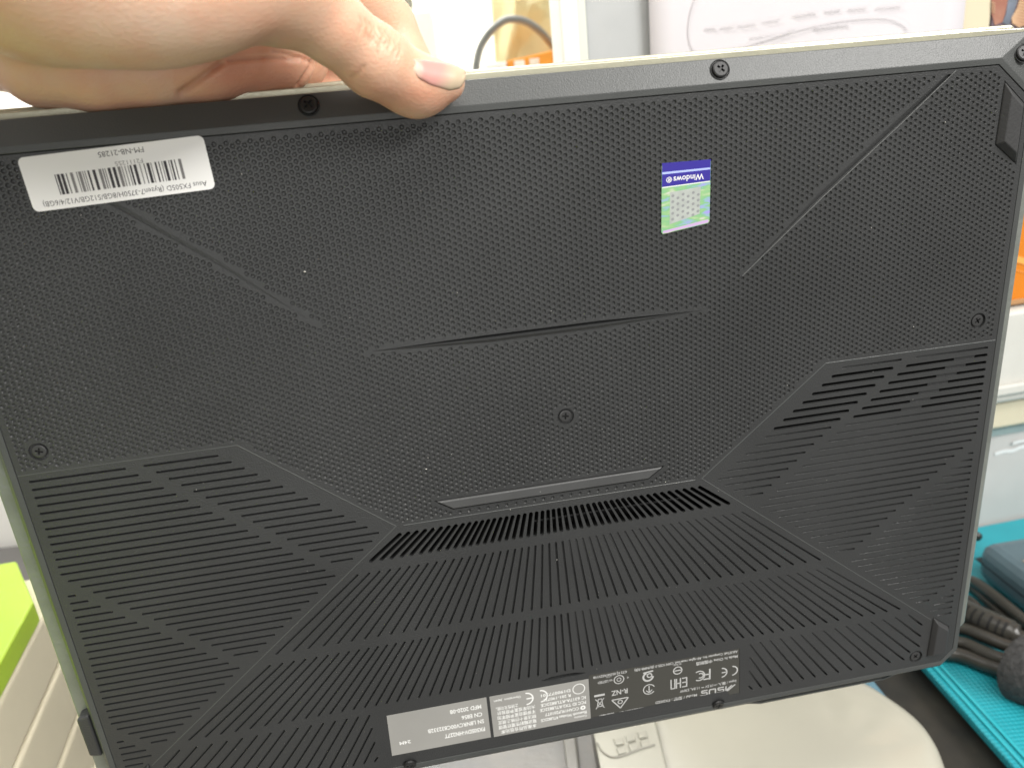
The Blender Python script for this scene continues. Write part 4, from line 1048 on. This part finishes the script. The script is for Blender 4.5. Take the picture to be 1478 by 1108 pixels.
# hook and loop strap
vm = mat('velcro', (.035, .035, .035), .85, .4, 300, 1.0, 700)
vp = zpath([(1466, 962, zf + .013), (1484, 969, zf + .014), (1530, 984, zf + .015), (1590, 1008, zf + .015)])
o = tube('cable_strap', vp, [.0165, .0192, .0196, .0198] + [.020] * (len(vp) - 4), vm, None, 36)
dt = bpy.data.textures.new('strap_weave', 'CLOUDS'); dt.noise_scale = .0022
sd = o.modifiers.new('s', 'SUBSURF'); sd.levels = 2; sd.render_levels = 2; dm_ = o.modifiers.new('d', 'DISPLACE'); dm_.texture = dt; dm_.strength = .0014; dm_.texture_coords = 'GLOBAL'
tag(o, 'black fuzzy hook and loop strap wrapped round the cable bundle', 'strap')

# ------------------------------------------------------------------ below the laptop
cush_m = mat('white_vinyl', (.43, .415, .345), .32, .05, 9, .15, 60, coat=.2)
zcu = TZ + .06
_n = cush_m.node_tree; next(n for n in _n.nodes if n.type == 'BUMP').inputs['Distance'].default_value = .012; [setattr(n.inputs['Scale'], 'default_value', 16) for n in _n.nodes if n.type == 'TEX_NOISE' and n.inputs['Scale'].default_value > 50]
edge = [(900, 960), (1110, 958), (1180, 972), (1239, 988), (1284, 1016), (1326, 1046), (1352, 1082), (1368, 1120), (1392, 1200), (1392, 1320), (1250, 1400), (1000, 1400), (940, 1200)]
E_ = [on_z(u, v, zcu - .012) for u, v in edge]; cc_ = sum(E_, Vector()) / len(E_)
sp = spl([tuple(p) for p in E_ + [E_[0]]], 6)[:-1]; n = len(sp); V, F = [], []
prof = [(1.0, -.045), (1.006, -.02), (1.0, 0), (.97, .006), (.9, .010), (.75, .012), (.5, .014), (.25, .015)]
for k, z in prof:
    for i, p in enumerate(sp): V.append((cc_.x + (p[0] - cc_.x) * k, cc_.y + (p[1] - cc_.y) * k, p[2] + z + .0005 * math.sin(i * .5 + k * 9) * (.4 < k < .99)))
for r in range(len(prof) - 1): F += [(r * n + i, r * n + (i + 1) % n, (r + 1) * n + (i + 1) % n, (r + 1) * n + i) for i in range(n)]
V.append((cc_.x, cc_.y, zcu - .012 + .015)); F += [((len(prof) - 1) * n + i, (len(prof) - 1) * n + (i + 1) % n, len(V) - 1) for i in range(n)]; F.append(tuple(range(n))[::-1])
cu = wmesh('white_pouch', V, F, cush_m, None, True); s_ = cu.modifiers.new('s', 'SUBSURF'); s_.levels = 1; s_.render_levels = 2
tag(cu, 'glossy off-white vinyl pouch with a rounded edge below the laptop', 'pouch')
# embossed white card and clear grey tray
em = root('embossed_sheet', 'off-white embossed plastic sheet with key-like squares under the laptop edge', 'sheet')
ez = zcu + .008
ep = [on_z(u, v, ez) for u, v in ((850, 1020), (935, 1000), (975, 1160), (880, 1180))]
prism('sheet', loc(ep), ez - .002, ez, mat('offwhite_plastic', (.42, .41, .35), .35, .04, 30), em, .001)
for i in range(3):
    for j in range(2):
        u, v = 886 + i * 17 + j * 4, 1068 + j * 13 - i * 5; c_ = [on_z(u + a, v + b_, ez) for a, b_ in ((0, 0), (12, -3), (15, 6), (3, 9))]
        prism('raised_square', loc(c_), ez + .0002, ez + .0012, mat('offwhite_square', (.38, .37, .315), .4), em, .0004)
tube('embossed_line', zpath([(862, 1072, ez + .0003), (872, 1086, ez + .0003), (890, 1092, ez + .0003), (925, 1080, ez + .0003), (945, 1074, ez + .0003)]), .0007, mat('offwhite_line', (.30, .29, .25), .4), em, 6)
tr = root('clear_tray', 'cloudy grey plastic tray half hidden below the laptop labels', 'tray')
tz = TZ + .05
tm = mat('cloudy_plastic', (.10, .105, .11), .35, .25, 22, .3, 200, col2=(.19, .175, .155), coat=.1)
tp = [on_z(u, v, tz) for u, v in ((520, 1010), (852, 1000), (885, 1190), (560, 1300))]
prism('tray', loc(tp), tz - .02, tz, tm, tr, .004)
rp = [on_z(u, v, tz) for u, v in ((806, 1005), (824, 1003), (846, 1180), (826, 1190))]
prism('rim_step', loc(rp), tz + .0005, tz + .004, mat('tray_rim', (.17, .165, .15), .3), tr, .0015)

# ------------------------------------------------------------------ left side: drawer box with a green folder on it
bx = root('drawer_box', 'cream plastic drawer box with ribbed side, lower left corner', 'drawer box')
gz = TZ + .17
g0 = on_z(52, 868, gz); g1 = on_z(-6, 975, gz); gd = (g1 - g0).normalized(); gn = Vector((-gd.y, gd.x, 0))
if gn.x > 0: gn = -gn
gm = mat('lime_plastic', (.32, .48, .014), .38, .08, 12)
a0 = on_z(48, 868, gz); a1 = a0 + gd * .40
g5 = on_z(8, 773, gz)
top = [a0, a1, a1 + gn * .35, g5 + gn * .35, g5]
gf = prism('lime_folder', loc(top), gz - .014, gz, gm, None, .0015); tag(gf, 'lime green plastic folder on top of the cream drawer box', 'folder')
creamp = mat('cream_plastic', (.60, .55, .42), .4, .04, 14)
zt_ = gz - .0145
b0 = a0 + gn * .004 - gd * .0; zb_ = [zt_]
levels = [(.0, .002), (.028, .002), (.030, -.004), (.056, -.004), (.058, .001), (.092, .001), (.094, -.004), (.128, -.004), (.130, .0)]
h0 = zt_
for k, (za, zb2, o) in enumerate(((0, .034, .0), (.0348, .072, -.001), (.0728, .110, -.002), (.1108, .145, -.003))):
    ofs = gn * o
    pl_ = [a0 + ofs + gd * .002 - gd * .16, a1 + ofs, a1 + gn * .34, a0 - gd * .16 + gn * .34]
    prism('drawer' if k else 'lid', loc(pl_), h0 - zb2, h0 - za, creamp, bx, .0028)
# white sheet standing at far left
# ------------------------------------------------------------------ top middle: shelf with a paper bag
sh = root('shelf', 'white shelf board behind the desk screen, seen above the laptop', 'shelf')
SZ = 1.10
wh = mat('white_board', (.82, .81, .77), .5, .02, 10)
prism('board', [(-.75, .80), (.20, .80), (.20, 1.3), (-.75, 1.3)], SZ - .02, SZ, wh, sh, .002)
prism('back', [(-.75, 1.301), (.20, 1.301), (.20, 1.315), (-.75, 1.315)], SZ - .02, SZ + .6, wh, sh, .002)
for x in (-.745, .19): prism('side_panel', [(x - .008, .80), (x + .008, .80), (x + .008, 1.3), (x - .008, 1.3)], .0, SZ + .6, wh, sh, .002)
prism('front_panel', [(-1.1, .802), (.18, .802), (.18, .82), (-1.1, .82)], .0, SZ - .021, wh, sh, .001)
def yp(u, v, y): return on_pl(u, v, (0, y, 0), (0, 1, 0))
# crumpled yellow bag
bagm = mat('yellow_paper', (.50, .43, .23), .5, .1, 20)
V, F = [], []; nx, nz_ = 46, 40; rr = random.Random(9)
cre = [(rr.uniform(0, 1), rr.uniform(0, 1), rr.uniform(0, math.pi), rr.uniform(.05, .16), rr.uniform(-.010, .010)) for _ in range(40)]
bl0 = yp(722, 96, 1.0); br0 = yp(812, 84, 1.0)
for i in range(nx + 1):
    for j in range(nz_ + 1):
        s, t = i / nx, j / nz_; y = 1.0 + .03 * (1 - 4 * (s - .5) ** 2) * -1
        for cx, cy, a, w, d in cre:
            q = (s - cx) * math.cos(a) + (t - cy) * math.sin(a); r_ = math.hypot(s - cx, t - cy); y += d * max(0, 1 - abs(q) / w) * math.exp(-(r_ / .35) ** 2)
        x = bl0.x - .01 + s * .17 + .012 * t * math.sin(3 * t); z = SZ + .001 + t * .26
        V.append((x, y, z))
F = [(i * (nz_ + 1) + j, (i + 1) * (nz_ + 1) + j, (i + 1) * (nz_ + 1) + j + 1, i * (nz_ + 1) + j + 1) for i in range(nx) for j in range(nz_)]
n1_ = len(V); V += [(x, 1.10 - (y - 1.0) * .5, z) for x, y, z in V]; F += [tuple(n1_ + k for k in f[::-1]) for f in F[:nx * nz_]]
for j in range(nz_):
    a = j; b2 = nx * (nz_ + 1) + j
    F += [(a, a + 1, n1_ + a + 1, n1_ + a), (b2, b2 + 1, n1_ + b2 + 1, n1_ + b2)]
for i in range(nx):
    a = i * (nz_ + 1); F += [(a, a + nz_ + 1, n1_ + a + nz_ + 1, n1_ + a), (a + nz_, a + 2 * nz_ + 1, n1_ + a + 2 * nz_ + 1, n1_ + a + nz_)]
o = wmesh('paper_bag', V, F, bagm, None, False); tag(o, 'crumpled yellow paper bag behind the grey cable loop', 'bag')
cbl = [tuple(yp(u, v, y)) for u, v, y in ((684, 130, .93), (688, 92, .93), (694, 68, .925), (708, 46, .92), (726, 31, .92), (742, 28, .92), (762, 33, .925), (780, 46, .93), (796, 64, .94), (812, 84, .95), (828, 110, .96))]
o = tube('cable_loop', [Vector(p) for p in spl(cbl, 8)], .0042, mat('grey_cable', (.16, .165, .155), .35), None, 14); tag(o, 'thick grey cable arching in front of the yellow bag', 'cable')
ob = root('orange_box', 'low orange and white box top in front of the yellow bag', 'box')
y_ = .90; A = yp(702, 98, y_); B = yp(806, 70, y_); C_ = yp(732, 94, y_); D_ = yp(742, 92, y_)
def ybox(name, x0, x1, z0, z1, y0, y1, m, parent, zl=None):
    zl = z1 if zl is None else zl
    V = [(x0, y0, z0), (x1, y0, z0), (x1, y0, z1), (x0, y0, zl), (x0, y1, z0), (x1, y1, z0), (x1, y1, z1), (x0, y1, zl)]
    return bevel(wmesh(name, V, [(0, 1, 2, 3), (4, 5, 6, 7), (0, 1, 5, 4), (1, 2, 6, 5), (2, 3, 7, 6), (3, 0, 4, 7)], m, parent), .001, 2)
orm = mat('orange_print', (.80, .30, .03), .4, .1, 30); 
x1_ = yp(815, 70, y_).x; zr_ = yp(806, 70, y_).z; zl_ = yp(732, 88, y_).z
ybox('body', yp(732, 90, y_).x, x1_, SZ + .001, zr_, y_, y_ + .06, orm, ob, zl_)
ybox('white_flap', yp(700, 90, y_).x, yp(731, 90, y_).x, SZ + .001, yp(715, 91, y_).z, y_, y_ + .06, wh, ob)
ybox('white_print', yp(742, 90, y_).x, yp(757, 90, y_).x, SZ + .003, yp(750, 86, y_).z - .001, y_ - .0012, y_ - .0002, mat('white_ink', (.85, .8, .72), .5), ob)
ybox('white_print', yp(764, 90, y_).x, yp(778, 90, y_).x, SZ + .003, yp(770, 83, y_).z - .001, y_ - .0012, y_ - .0002, mat('pink_white_ink', (.85, .72, .6), .5), ob)
wb = yp(592, 20, 1.1); wb2 = yp(622, 12, 1.1)
o = ybox('white_carton', yp(565, 20, 1.1).x, wb2.x, SZ + .001, yp(600, 18, 1.1).z, 1.1, 1.2, mat('carton_white', (.60, .60, .57), .6), None)
tag(o, 'plain pale carton seen just above the index finger', 'box')
mb = root('metal_basket', 'grey metal basket edge at the top, left of the bright shelf back', 'basket')
y2 = 1.12
ybox('front_band', yp(560, 5, y2).x - .03, yp(596, 5, y2).x, yp(590, 12, y2).z, yp(590, -2, y2).z, y2, y2 + .004, mat('basket_grey', (.26, .26, .22), .4, .3, 60), mb)
ybox('lower_rim', yp(556, 5, y2).x - .03, yp(597, 5, y2).x, yp(590, 16, y2).z, yp(590, 13, y2).z, y2 - .004, y2 + .004, mat('basket_rim', (.55, .53, .42), .4), mb)
ybox('upper_rim', yp(556, 5, y2).x - .03, yp(597, 5, y2).x, yp(590, -6, y2).z, yp(590, -3, y2).z, y2 - .004, y2 + .004, mat('basket_rim', (.55, .53, .42), .4), mb)
ybox('floor', yp(556, 5, y2).x - .03, yp(596, 5, y2).x, SZ + .09, SZ + .094, y2 + .005, y2 + .15, mat('basket_grey', (.26, .26, .22), .4), mb)
